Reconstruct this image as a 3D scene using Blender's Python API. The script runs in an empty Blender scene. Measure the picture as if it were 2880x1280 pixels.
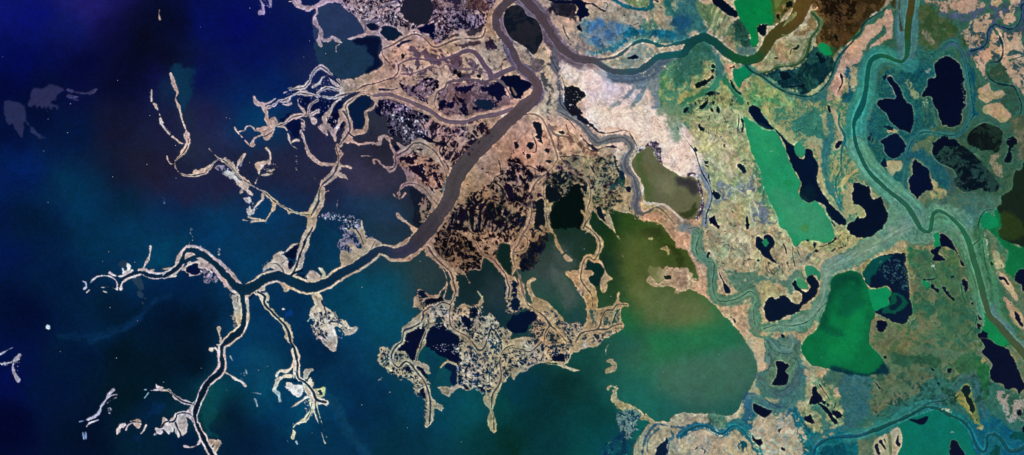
import bpy, math
import numpy as np
from mathutils import Vector

# ------------------------------------------------------------------ camera, sky, sun
S = bpy.context.scene
U = 0.1                      # world units per traced map unit
MW, MH = 2880.0, 1280.0      # size of the mapped area
cam_d = bpy.data.cameras.new('camera'); cam = bpy.data.objects.new('camera', cam_d)
S.collection.objects.link(cam); S.camera = cam
CAM_Z = 600.0
cam.location = (MW*U/2, -MH*U/2, CAM_Z)
cam_d.sensor_width = 36.0
cam_d.lens = 36.0*CAM_Z/(MW*U)
cam_d.clip_start = 1.0; cam_d.clip_end = 5000.0

SUN_EL, SUN_AZ = math.radians(58), math.radians(140)
w = bpy.data.worlds.new('World'); S.world = w; w.use_nodes = True
nt = w.node_tree; nt.nodes.clear()
sky = nt.nodes.new('ShaderNodeTexSky'); sky.sky_type = 'NISHITA'; sky.sun_disc = False
sky.sun_elevation = SUN_EL; sky.sun_rotation = SUN_AZ
bg = nt.nodes.new('ShaderNodeBackground'); bg.inputs['Strength'].default_value = 0.06
wo = nt.nodes.new('ShaderNodeOutputWorld')
nt.links.new(sky.outputs[0], bg.inputs[0]); nt.links.new(bg.outputs[0], wo.inputs[0])
sd = bpy.data.lights.new('sun', 'SUN'); sd.energy = 3.4; sd.angle = math.radians(0.5); sd.color = (1.0, 0.96, 0.9)
sun = bpy.data.objects.new('sun', sd); S.collection.objects.link(sun)
sv = Vector((math.sin(SUN_AZ)*math.cos(SUN_EL), math.cos(SUN_AZ)*math.cos(SUN_EL), math.sin(SUN_EL)))
sun.rotation_euler = sv.to_track_quat('Z', 'Y').to_euler(); sun.location = (144, -64, 200)
S.view_settings.view_transform = 'Standard'; S.view_settings.look = 'None'
S.view_settings.exposure = 0.0; S.view_settings.gamma = 1.0
try: S.view_settings.use_curve_mapping = False
except Exception: pass
try:
    S.cycles.max_bounces = 3; S.cycles.diffuse_bounces = 1; S.cycles.caustics_reflective = False
except Exception: pass
KCAL = np.array([1.16, 1.16, 1.16])    # light reaching a level sheet, per channel

# ------------------------------------------------------------------ survey grid
STEP = 1.5
xs = np.concatenate([np.arange(-420, -24, 12.0), np.arange(-24, MW+24, STEP), np.arange(MW+24, MW+432, 12.0)])
ys = np.concatenate([np.arange(-300, -24, 12.0), np.arange(-24, MH+24, STEP), np.arange(MH+24, MH+312, 12.0)])
NX, NY = len(xs), len(ys)
X, Y = np.meshgrid(xs.astype(np.float32), ys.astype(np.float32))
rng = np.random.RandomState(7)
TAB = rng.rand(512, 512).astype(np.float32)

def vnoise(x, y, seed):
    x = x + seed*37.17 + 1000; y = y + seed*91.7 + 1000
    xi = np.floor(x).astype(np.int32); yi = np.floor(y).astype(np.int32)
    fx = x-xi; fy = y-yi
    fx = fx*fx*(3-2*fx); fy = fy*fy*(3-2*fy)
    x0 = xi & 511; x1 = (xi+1) & 511; y0 = yi & 511; y1 = (yi+1) & 511
    a = TAB[y0, x0]; b = TAB[y0, x1]; c = TAB[y1, x0]; d = TAB[y1, x1]
    return (a+(b-a)*fx)*(1-fy)+(c+(d-c)*fx)*fy

def fbm(x, y, scale, seed, octv=4, gain=0.55):
    s = 0; amp = 1.0; f = 1.0/scale; v = 0
    for k in range(octv):
        v = v + amp*(vnoise(x*f, y*f, seed+k*3)-0.5)
        s += amp*amp; amp *= gain; f *= 2.03
    return v/math.sqrt(s)/0.2          # about unit deviation
def uni(v): return 0.5+0.5*np.tanh(v*0.8)

EDGE = fbm(X, Y, 26, 11, 4, 0.62)       # ragged shore lines
EDGE2 = fbm(X, Y, 7, 23, 2, 0.6)
WX = fbm(X, Y, 60, 31, 3); WY = fbm(X, Y, 60, 47, 3)
TONE = fbm(X, Y, 20, 59, 5, 0.7)        # ground mottling
FINE = fbm(X, Y, 4.0, 71, 2, 0.8)
BROAD = fbm(X, Y, 170, 83, 4, 0.55)
_nc = {}
def tex(code):
    """noise 0..1 for mixing two ground colours; f = flowing, s = streaked"""
    if code in _nc: return _nc[code]
    if code[0] == 'f':
        sc = float(code[1:])
        v = fbm(X+WX*sc*1.5, Y+WY*sc*1.5, sc*2.2, 5, 3, 0.5)
        r = uni(np.sin(v*5.5)*1.1 + 0.5*fbm(X, Y, sc*0.4, 9, 3))
    elif code[0] == 'r':          # hair-like ridges (high) with gaps (low)
        sc = float(code[1:])
        v = np.abs(fbm(X+WX*sc*0.8+EDGE*2, Y+WY*sc*0.8-EDGE2*2, sc*2.2, 27, 3, 0.55))
        v2 = np.abs(fbm(X-WY*sc*0.6, Y+WX*sc*0.6, sc*1.1, 41, 2, 0.6))
        r = uni(1.25-1.9*np.minimum(v, v2*1.1+0.1)-0.25+0.3*EDGE2)
    elif code[0] == 's':
        sc = float(code[1:])
        a = X+Y*0.25; b = Y-X*0.25
        r = uni(fbm((b+WX*10)*0.45, (a*2.2+WY*10), sc*1.0, 15, 4, 0.6))
    else:
        sc = float(code)
        r = uni(fbm(X+WX*sc*0.5+EDGE*1.5, Y+WY*sc*0.5-EDGE2*1.5, sc*1.15, 19, 5, 0.72))
    _nc[code] = r.astype(np.float32)
    return _nc[code]

# ------------------------------------------------------------------ broad colour fields (real water and soil colours)
def hexc(h): return np.array([int(h[0:2], 16), int(h[2:4], 16), int(h[4:6], 16)], dtype=np.float32)/255.0
def field(txt, soft, power):
    t = txt.split(); n = len(t)//3
    px = np.array([float(t[i*3]) for i in range(n)])*1.118
    py = np.array([float(t[i*3+1]) for i in range(n)])*1.118
    pc = np.array([hexc(t[i*3+2]) for i in range(n)])
    gx = np.linspace(xs[0], xs[-1], 190); gy = np.linspace(ys[0], ys[-1], 96)
    GX, GY = np.meshgrid(gx, gy)
    acc = np.zeros(GX.shape+(3,)); wt = np.zeros(GX.shape)
    for i in range(n):
        d2 = (GX-px[i])**2+(GY-py[i])**2
        k = 1.0/(d2+soft*soft)**power
        wt += k; acc += k[..., None]*pc[i]
    acc /= wt[..., None]
    # sample at slightly drifting positions so that tones wander like currents
    sx = X+WX*6+BROAD*7; sy = Y+WY*6-BROAD*7
    u = np.clip((sx-gx[0])/(gx[1]-gx[0]), 0, 188.999); v = np.clip((sy-gy[0])/(gy[1]-gy[0]), 0, 94.999)
    ui = u.astype(np.int32); vi = v.astype(np.int32); fu = (u-ui)[..., None]; fv = (v-vi)[..., None]
    acc = acc.astype(np.float32)
    return (acc[vi, ui]*(1-fu)+acc[vi, ui+1]*fu)*(1-fv)+(acc[vi+1, ui]*(1-fu)+acc[vi+1, ui+1]*fu)*fv
WATER = """0 0 0a1468 100 40 06106a 160 70 0c1860 200 25 1e1e70 235 15 221c68 250 70 100e48 300 110 080c34 350 100 06091a 430 60 050a24 420 150 06081e 500 60 050f5c 600 60 040a58 650 150 031050 740 100 03104c
 60 150 020a50 0 220 02083c 200 180 04083a 300 200 060a2c 350 160 03081c 390 190 0e0e45 445 205 0e2c4a 520 190 060f4e 600 250 052058 700 220 03205a 780 150 15224c 620 300 043260 650 310 04406a 510 290 1e1c48 420 300 1a1a3a 300 320 15152c 350 400 1a1a2e 200 330 02163c 100 260 020c30 20 330 020f38
 50 420 02225e 0 461 021d54 200 461 02304f 225 510 023256 325 497 02243c 75 549 011a34 0 549 02143f 300 435 10182e 412 461 221f3c 400 420 1c1a2c 400 540 033256 430 400 1c1a34 470 300 1c2c40
 579 336 24284e 480 486 221e3c 441 523 0c2450 553 549 023a60 480 560 02284e 678 524 023c68 729 474 1c2447 678 436 1e223c 504 374 222a40 804 361 242643 829 486 22223e 750 430 1d2440 858 540 1c3050 600 430 20243e 560 470 201e3c
 934 449 34324c 990 440 363440 883 411 2a2840 930 400 282637 970 370 1e1d2c 960 335 2e3340 884 499 16284e 946 549 1a3a50 1009 523 283045 1030 560 1c2836 1000 560 20364a 1040 500 121a26
 25 625 02174a 250 601 02304f 325 588 033458 400 647 024060 150 698 011c3e 50 797 010c30 300 797 021a30 250 853 022448 400 747 022650 412 800 011228 200 900 011634
 530 597 033c66 605 672 034066 455 722 02244c 480 822 011226 655 822 03375c 680 795 033055 754 747 022a4c 829 622 043a5c 440 610 033a58 805 597 02304e 845 760 03405a 780 820 022c50
 958 597 1f3448 870 585 053a58 1000 650 1c3a44 1008 684 1a3f4a 1060 680 2c3c3e 933 760 054f66 884 823 033d60 1008 823 044a60 984 710 054558 1100 670 28383a 1185 722 0f2428 1234 748 2b3c40 1200 690 0e2428 1260 655 0d2a22 1245 797 0c2a38
 1438 610 1f3330 1376 673 38423f 1350 720 2f4f45 1426 748 36524c 1400 785 104a34 1450 800 1c3f44 1500 670 0e2a24 1510 700 1f3c1f 1525 600 1f3a14 1588 648 46521c 1613 748 4f5f30 1540 735 2a4a24 1570 810 1c6838 1675 785 4a6a3a 1688 835 206c44 1560 850 1a5c50 1690 740 4a5c33 1690 620 3a4c18 1690 690 445222
 1513 536 143818 1440 536 08281c 1420 490 041414 1560 549 324f1c 1590 556 2c4c18 1500 560 052a20 1651 440 6f6f58 1612 400 3f5a34 1640 480 52632a 1700 500 68683c 1735 490 5f6a4c 1745 525 2a3a1c 1740 455 343438 1690 450 78745c
 1773 823 3f7a44 1745 770 57693a 1818 836 1c6c48 1790 880 1c6846 1790 935 2f6a58 1854 897 3a6a54 1840 970 35665a 1790 1005 1c5f54 1840 1035 1c5a50 1740 985 3a6c60
 1438 909 104f46 1338 1034 012e32 1413 970 032a28 1488 1058 02403e 1488 1120 034a4c 1613 959 1f6a58 1600 900 30624c 1700 880 206a42 1700 945 3a6a55 1575 995 1c685c 1640 1034 1a665c 1300 984 023548 1538 1058 044040 1380 1120 02343a 1540 1130 034c58
 910 984 022a4c 884 1058 022848 870 1109 02304f 1134 1034 034455 1034 1034 033f5a 934 1034 02304c 984 1109 022f40 1271 1009 04443f 1184 1009 055058 1234 1121 02383c 1271 1121 022a22 1085 915 04424f 1125 955 0a4450
 480 909 011020 605 884 033c62 655 984 034a66 605 1121 021c38 517 1046 083f40 525 1000 06505a 560 1058 021830 680 1109 022545 800 884 022040 842 1034 03385c 705 1034 023458 842 1109 02304c 467 1121 011a3a 754 1034 034a68 460 960 022034
 25 870 001040 125 984 011438 225 1109 010f28 325 1000 011820 300 900 011420 25 1084 01062c 375 1034 021f3c 25 960 020c48 375 1134 022034 400 930 011422"""
LAND = """820 40 9a8ca4 950 60 9c8890 1020 130 c09a88 1100 140 c8a488 1150 170 c4a288 1080 60 847080 1190 120 a8988c 1210 200 a48c80 700 240 9a90a0 800 220 a098a0 900 200 a89484 640 330 a4908a 560 460 b09a88 800 400 a48c84 740 520 a89880
 970 330 a08880 1000 420 94747a 1060 350 9c887c 1180 340 a88c80 1120 400 ac9084 1150 480 a48c74 1250 380 a88470 1340 390 c89c80 1360 340 d0a890 1300 420 a07868 1400 440 b08c70 1450 420 a88c68 1470 320 d8b8a4 1560 380 e0c8b8 1540 260 dcc0b4 1440 220 c8b4a0
 1300 250 c4a08c 1230 520 8c7058 1150 560 8c7464 1400 520 90805c 1510 480 988864 1580 530 a89070 1640 540 a88c64 1240 640 946c54 1150 650 a08470 1080 640 a48470 960 680 a89888 900 640 a49888 1330 700 a88c68 1480 680 b09070 1500 760 a88c64 1390 840 b09470 1250 830 98907c 1180 900 988c74 1050 880 90907c 1130 960 b4a890
 1300 900 988f78 1080 1000 9c9c84 1240 1030 a0a07c 1540 980 a8a07c 1620 1060 a8a080 700 700 a89c8c 560 680 988a88 480 620 a09494 400 680 b0a4a4 300 690 b8acb0 600 820 b0a08c 720 780 b4a890 830 800 c0b4a4 740 960 d0c4b0 540 920 a89898 480 1060 b0a4a4 280 1000 a4a0b4 20 900 9c9cac
 1760 420 a8a888 1800 600 b8a480 1870 640 b4a47c 1740 640 c49c80 1700 560 a88870 1840 500 9ca480 2000 300 98a478 2120 380 a0a078 2100 560 a8a87c 1900 760 b8a480 2250 60 b49c88 2500 100 c0a088 2450 200 b4a084 2560 200 c0a48c 2350 760 988860 2500 700 b4a080 2200 900 8c7c5c 2000 1000 9c9c7c 1750 1100 b0a48c 1850 1080 aea48c"""
RIVER = """1260 60 4a3e48 1300 150 50444e 1350 220 54464c 1300 300 50464a 1200 400 4c4448 1140 500 4a4246 1060 600 3e3840 1000 630 34344a 960 640 1c2e46 900 680 0a2a44 800 710 082a44 600 720 082940 500 640 082940 400 690 052036 600 900 052036 500 1000 04182c 540 1140 04182c
 1340 30 4c4048 1400 100 4e444c 1460 150 50464e 1530 160 44505a 1620 180 2e4c56 1600 130 1c5a60 1680 110 165a5c 1740 90 103f40 1800 140 0e443c 1880 150 144a2c 1960 90 44401c 2000 20 5a4620
 2290 20 4a4220 2280 80 30481e 2270 140 1c5a3c 2160 180 10564a 2150 280 0f5654 2150 400 16544c 2200 480 225a48 2300 550 245e46 2400 560 245e46 2430 680 2c5c40 2480 800 40553a 2560 900 424f34"""
fW = field(WATER, 36, 1.7); fL = field(LAND, 40, 1.6); fR = field(RIVER, 20, 2.0)
fL = fL*(1+0.13*np.clip((1050-X)/400, 0, 1))[..., None]      # the outer levees are bare, paler sand
COL = fW.copy()
HGT = np.zeros(X.shape, np.float32)
CALM = np.zeros(X.shape, np.float32)      # 1 = smooth silt, no clumpy ground texture
LABEL = np.zeros(X.shape, np.int16)      # 0 sea, 1 ground, 2 river
KEYS = {'sea': 0, 'ground': 1, 'river': 2}
POND_FIRST = {}
def key_id(k):
    if k not in KEYS: KEYS[k] = len(KEYS)
    return KEYS[k]
NAMED = {'L': (fL, 1.0), 'W': (fW, 1.0), 'R': (fR, 1.0), 'Rb': (fR, 1.28), 'Ll': (fL, 1.14), 'Ld': (fL, 0.55), 'Lm': (fL, 0.78)}

def basecol(tok, sl):
    if tok == 'keep': return COL[sl].copy()
    if tok in NAMED:
        f, m = NAMED[tok]; return f[sl]*m
    return np.broadcast_to(hexc(tok), COL[sl].shape)
def stylecol(style, sl):
    p = style.split(',')
    if len(p) == 1: return basecol(p[0], sl)
    fr = float(p[2]); t = tex(p[3] if len(p) > 3 else '20')[sl]
    m = np.clip((fr-t)/0.34+0.5, 0, 1); m = (m*m*(3-2*m))[..., None]
    return basecol(p[0], sl)*(1-m)+basecol(p[1], sl)*m

def smooth_path(pts, closed, seg=7.0):
    """centripetal-ish rounded path through the traced points; pts carry a width too"""
    n = len(pts); out = []
    P = np.array(pts, dtype=np.float64)
    rngs = range(n) if closed else range(n-1)
    for i in rngs:
        p1 = P[i]; p2 = P[(i+1) % n]
        p0 = P[(i-1) % n] if (closed or i > 0) else 2*p1-p2
        p3 = P[(i+2) % n] if (closed or i+2 < n) else 2*p2-p1
        L = math.hypot(*(p2-p1)[:2])
        k = int(max(1, min(12, math.ceil(L/seg))))
        # tangents limited by the length of this span so that corners never loop
        def lim(v):
            l = math.hypot(v[0], v[1])
            return v*(min(1.0, L*0.9/l) if l > 1e-6 else 1.0)
        m1 = lim((p2-p0)*0.5); m2 = lim((p3-p1)*0.5)
        for j in range(k):
            t = j/k
            out.append((2*t**3-3*t*t+1)*p1+(t**3-2*t*t+t)*m1+(-2*t**3+3*t*t)*p2+(t**3-t*t)*m2)
    if not closed: out.append(P[-1])
    return np.array(out)

def window(x0, x1, y0, y1):
    a = max(0, np.searchsorted(xs, x0)-1); b = min(NX, np.searchsorted(xs, x1)+1)
    c = max(0, np.searchsorted(ys, y0)-1); d = min(NY, np.searchsorted(ys, y1)+1)
    return a, b, c, d
def seg_dist(D, P, R, ox, oy, closed, widths=None):
    n = len(P)
    for i in range(n if closed else n-1):
        x0, y0 = P[i][0], P[i][1]; x1, y1 = P[(i+1) % n][0], P[(i+1) % n][1]
        w0, w1 = (widths[i], widths[(i+1) % n]) if widths is not None else (0, 0)
        r = R+max(w0, w1)/2
        a, b, c, d = window(min(x0, x1)-r, max(x0, x1)+r, min(y0, y1)-r, max(y0, y1)+r)
        a = max(a, ox[0]); b = min(b, ox[1]); c = max(c, oy[0]); d = min(d, oy[1])
        if b <= a or d <= c: continue
        px = X[c:d, a:b]-x0; py = Y[c:d, a:b]-y0
        dx = x1-x0; dy = y1-y0; L2 = dx*dx+dy*dy+1e-9
        t = np.clip((px*dx+py*dy)/L2, 0, 1)
        q = np.sqrt((px-t*dx)**2+(py-t*dy)**2)
        if widths is not None: q = q-(w0+(w1-w0)*t)*0.5
        v = D[c-oy[0]:d-oy[0], a-ox[0]:b-ox[0]]
        np.minimum(v, q, out=v)

def poly_sd(pts, R):
    P = smooth_path([(x, y, 0) for x, y in pts], True)
    a, b, c, d = window(P[:, 0].min()-R, P[:, 0].max()+R, P[:, 1].min()-R, P[:, 1].max()+R)
    if b-a < 2 or d-c < 2: return None
    D = np.full((d-c, b-a), R, np.float32)
    seg_dist(D, P, R, (a, b), (c, d), True)
    T = np.zeros((d-c, b-a+1), np.int16); yy = ys[c:d]; n = len(P)
    for i in range(n):
        x0, y0 = P[i][0], P[i][1]; x1, y1 = P[(i+1) % n][0], P[(i+1) % n][1]
        if y0 == y1: continue
        lo, hi = min(y0, y1), max(y0, y1)
        r0 = np.searchsorted(yy, lo); r1 = np.searchsorted(yy, hi)
        if r1 <= r0: continue
        xc = x0+(yy[r0:r1]-y0)*(x1-x0)/(y1-y0)
        ix = np.clip(np.searchsorted(xs, xc)-a, 0, b-a)
        np.add.at(T, (np.arange(r0, r1), ix), 1)
    ins = (np.cumsum(T, axis=1)[:, :b-a] & 1) == 1
    return np.where(ins, -D, D), (slice(c, d), slice(a, b))
def stroke_sd(pts, R):
    P = smooth_path(pts, False, 6.0); wd = P[:, 2]; wm = wd.max()/2+R
    a, b, c, d = window(P[:, 0].min()-wm, P[:, 0].max()+wm, P[:, 1].min()-wm, P[:, 1].max()+wm)
    if b-a < 2 or d-c < 2: return None
    D = np.full((d-c, b-a), R, np.float32)
    seg_dist(D, P, R, (a, b), (c, d), False, wd)
    return D, (slice(c, d), slice(a, b))

def paint(sd, sl, style, e, f, op, lab, hgt, rim=0, e2=0.0):
    f = max(f, 1.7); e = e*1.35
    s = sd+(e*EDGE[sl]+(e*0.35+e2)*EDGE2[sl])
    if rim:
        al = np.clip(0.5-(s-rim)/3.0, 0, 1)*0.75
        al = (al*(0.55+0.45*tex('14')[sl]))[..., None]
        COL[sl] = COL[sl]*(1-al)+np.clip(fL[sl]*1.1, 0, 1)*al
    al = np.clip(0.5-s/f, 0, 1); al = al*al*(3-2*al)*op
    if lab is not None: LABEL[sl][al > 0.5] = lab
    if hgt is not None: HGT[sl] = HGT[sl]*(1-al)+hgt*al
    al = al[..., None]
    COL[sl] = COL[sl]*(1-al)+stylecol(style, sl)*al

SC = 1718.0/480.0
cmds = []; DARK = ('0', '1')
def parse(text):
    tile = (0, 0, SC)
    def settile(tok):
        if tok == '99': return (0, 0, 2576.0/2880.0)
        return (int(tok[0])*480.0, int(tok[1])*320.0, SC)
    for ln in text.strip().split('\n'):
        ln = ln.strip()
        if not ln or ln[0] == '#': continue
        if ln[0] == 'T' and ':' not in ln:
            tile = settile(ln[1:].strip()); continue
        head, body = ln.split(':')
        h = head.split(); kind = h[0][0]; layer = int(h[0][1])
        o = dict(e=None, f=0.0, w=(20.0, 20.0), o=1.0, r=0.0, key=None, n=40, s=2.0, c=8.0, l=40.0, st=None)
        for t in h[1:]:
            if t[0] == '@': o['key'] = t[1:]
            elif t[0] == '=': o['st'] = t[1:]
            elif t[0] == 'w':
                q = t[1:].split('>'); o['w'] = (float(q[0])/tile[2], float(q[-1])/tile[2])
            elif t[0] in 'efrcls': o[t[0]] = float(t[1:])/tile[2]
            elif t[0] == 'o': o['o'] = float(t[1:])
            elif t[0] == 'n': o['n'] = int(t[1:])
        for part in body.split(';'):
            pts = []; cur = tile; buf = []
            need = 3 if kind == 'Q' else 2
            for t in part.split():
                if t[0] == 'T': cur = settile(t[1:]); continue
                buf.append(float(t))
                if len(buf) == need:
                    p = [cur[0]+buf[0]/cur[2], cur[1]+buf[1]/cur[2]]
                    if need == 3: p.append(buf[2]/cur[2])
                    pts.append(p); buf = []
            if pts: cmds.append((layer, len(cmds), kind, o, pts))

def run():
    order = []
    for c in cmds:
        if c[2] == 'V':      # a levee with its channel
            order.append((5, c[1], 'levee', c[3], c[4])); order.append((6, c[1], 'chan', c[3], c[4]))
        else: order.append(c)
    order = [(2.5 if (q[2] == 'P' and q[0] == 5) else q[0],)+tuple(q[1:]) for q in order]
    order.sort(key=lambda q: (q[0], q[1]))
    pond = 0
    for layer, idx, kind, o, pts in order:
        key = o['key']; st = o['st']
        if kind == 'P':
            e = o['e'] if o['e'] is not None else (1.6 if layer >= 4 else 1.8 if layer == 2.5 else 3.0)
            r = poly_sd(pts, max(o['f'], e*3, o['r']+3)+4)
            if r is None: continue
            st = st or ('020b26' if layer == 4 else 'L')
            hgt = lab = None
            if layer == 1: lab, hgt = 1, 1.0
            if layer == 4:
                hgt = 0.0
                if key is None:
                    pond += 1; key = 'pond%d' % pond
                    cx = np.mean([p[0] for p in pts]); cy = np.mean([p[1] for p in pts])
                    POND_FIRST[key] = (cx, cy)
            if layer in (2.5, 5, 8): lab, hgt = 1, 1.0
            if key: lab = key_id(key)
            if key in ('sea', 'river'): hgt = 0.0
            elif key and layer in (2.5, 5, 8): hgt = 1.0
            if key and key.startswith('shoal'): hgt = 0.0
            if layer in (2, 3) and key is None: lab = None
            paint(r[0], r[1], st, e, o['f'], o['o'], lab, hgt, o['r'] if layer == 4 else 0)
            if layer in (2, 3) and (',f' in st or ',s30' in st): CALM[r[1]] = np.maximum(CALM[r[1]], 0.85*np.clip(0.5-r[0]/max(o['f'], 2.0), 0, 1))
        elif kind in ('S', 'Q', 'levee', 'chan'):
            if kind == 'Q': q = pts
            else:
                n = len(pts); w0, w1 = o['w']
                if kind == 'levee': w0 = w1 = o['l']*0.9
                if kind == 'chan': w0 = w1 = o['c']
                q = [(p[0], p[1], w0+(w1-w0)*i/max(1, n-1)) for i, p in enumerate(pts)]
            if len(q) == 1: q = [q[0], (q[0][0]+0.5, q[0][1], q[0][2])]
            e = o['e'] if o['e'] is not None else {4: 1.0, 5: 2.0, 6: 0.5, 7: 0.8}.get(layer, 2.0)
            if kind in 'SQ': e = min(e, 0.11*max(t[2] for t in q)+0.2)
            if kind == 'chan': e = 0.4
            if kind == 'levee': e = min(2.0, 0.13*w0)
            r = stroke_sd(q, max(o['f'], e*3)+4)
            if r is None: continue
            lab = hgt = None
            if kind == 'chan': style = st or 'R'; lab, hgt = 2, 0.0
            elif kind == 'levee': style = 'L'; lab, hgt = (key_id(key) if key else 1), 1.0
            else:
                style = st or {5: 'L', 6: '14202c', 7: 'R', 4: '020b26'}.get(layer, 'L')
                if layer == 5: lab, hgt = 1, 1.0
                if layer == 6: lab, hgt = 2, 0.0
                if layer == 7: lab, hgt = 2, 0.0
                if layer == 4:
                    hgt = 0.0
                    if not key:
                        pond += 1; key = 'pond%d' % pond
                        POND_FIRST[key] = (q[len(q)//2][0], q[len(q)//2][1])
                if key: lab = key_id(key)
            if kind == 'levee':     # tonal edge along the levee: paler banks
                paint(r[0], r[1], 'L', e, 0, 0.95, lab, hgt)
                paint(np.abs(r[0]+3.2)-1.0, r[1], 'Ll', 0.6, 2.2, 0.55, None, None)
                if o['l'] > 12: paint(r[0]+o['l']*0.30, r[1], 'Lm', 0.6, 3, 0.45, None, None)
            else:
                sl = r[1]
                if layer == 3 or (layer == 2 and o['w'][0] > 12): before = COL[sl].copy()
                paint(r[0], sl, style, e, o['f'], o['o'], lab, hgt, o['r'] if layer == 4 else 0)
                if layer == 3 or (layer == 2 and o['w'][0] > 12):   # silt drawn out into lines along the flow
                    al = np.clip(0.5-r[0]/max(o['f'], 2.0), 0, 1)
                    D = r[0]+WX[sl]*2.0
                    st = (vnoise(D/3.4, WY[sl]*0.35+D*0, idx)-0.5)+0.6*(vnoise(D/9.0, WX[sl]*0.3+D*0, idx+5)-0.5)
                    COL[sl] = COL[sl]*(1+(0.30*st*al)[..., None])
                    CALM[sl] = np.maximum(CALM[sl], 0.85*al)
                if layer == 7:
                    al = np.clip(0.5-r[0]/2.0, 0, 1); D = r[0]+WX[sl]*1.5
                    COL[sl] = COL[sl]*(1+(0.16*(vnoise(D/3.0, WY[sl]*0.4, idx)-0.5)*al)[..., None])
        elif kind == 'K':           # scattered small pale or dark flecks
            P = np.array(pts); R2 = np.random.RandomState(idx+3)
            x0, y0 = P.min(0); x1, y1 = P.max(0)
            base = hexc(st or 'd8d4e4'); placed = 0; tries = 0
            while placed < o['n'] and tries < o['n']*8:
                tries += 1
                x = R2.uniform(x0, x1); y = R2.uniform(y0, y1); ins = False; j = len(P)-1
                for i in range(len(P)):
                    if ((P[i][1] > y) != (P[j][1] > y)) and x < (P[j][0]-P[i][0])*(y-P[i][1])/(P[j][1]-P[i][1]+1e-9)+P[i][0]: ins = not ins
                    j = i
                if not ins: continue
                placed += 1
                rad = o['s']*3.0*(0.6+R2.rand()**2*1.9); an = R2.uniform(0, math.pi); el = R2.uniform(1.0, 2.6)
                a, b, c, d = window(x-rad*3, x+rad*3, y-rad*3, y+rad*3)
                if b <= a or d <= c: continue
                sl = (slice(c, d), slice(a, b)); px = X[sl]-x; py = Y[sl]-y
                u = px*math.cos(an)+py*math.sin(an); v = (-px*math.sin(an)+py*math.cos(an))*el
                al = np.clip(1.35-np.sqrt(u*u+v*v)/rad+0.25*EDGE2[sl], 0, 1)[..., None]*R2.uniform(0.7, 1.0)
                jc = np.clip(base*R2.uniform(0.8, 1.08)+R2.uniform(-0.05, 0.05, 3), 0, 1).astype(np.float32)
                COL[sl] = COL[sl]*(1-al)+jc*al
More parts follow.
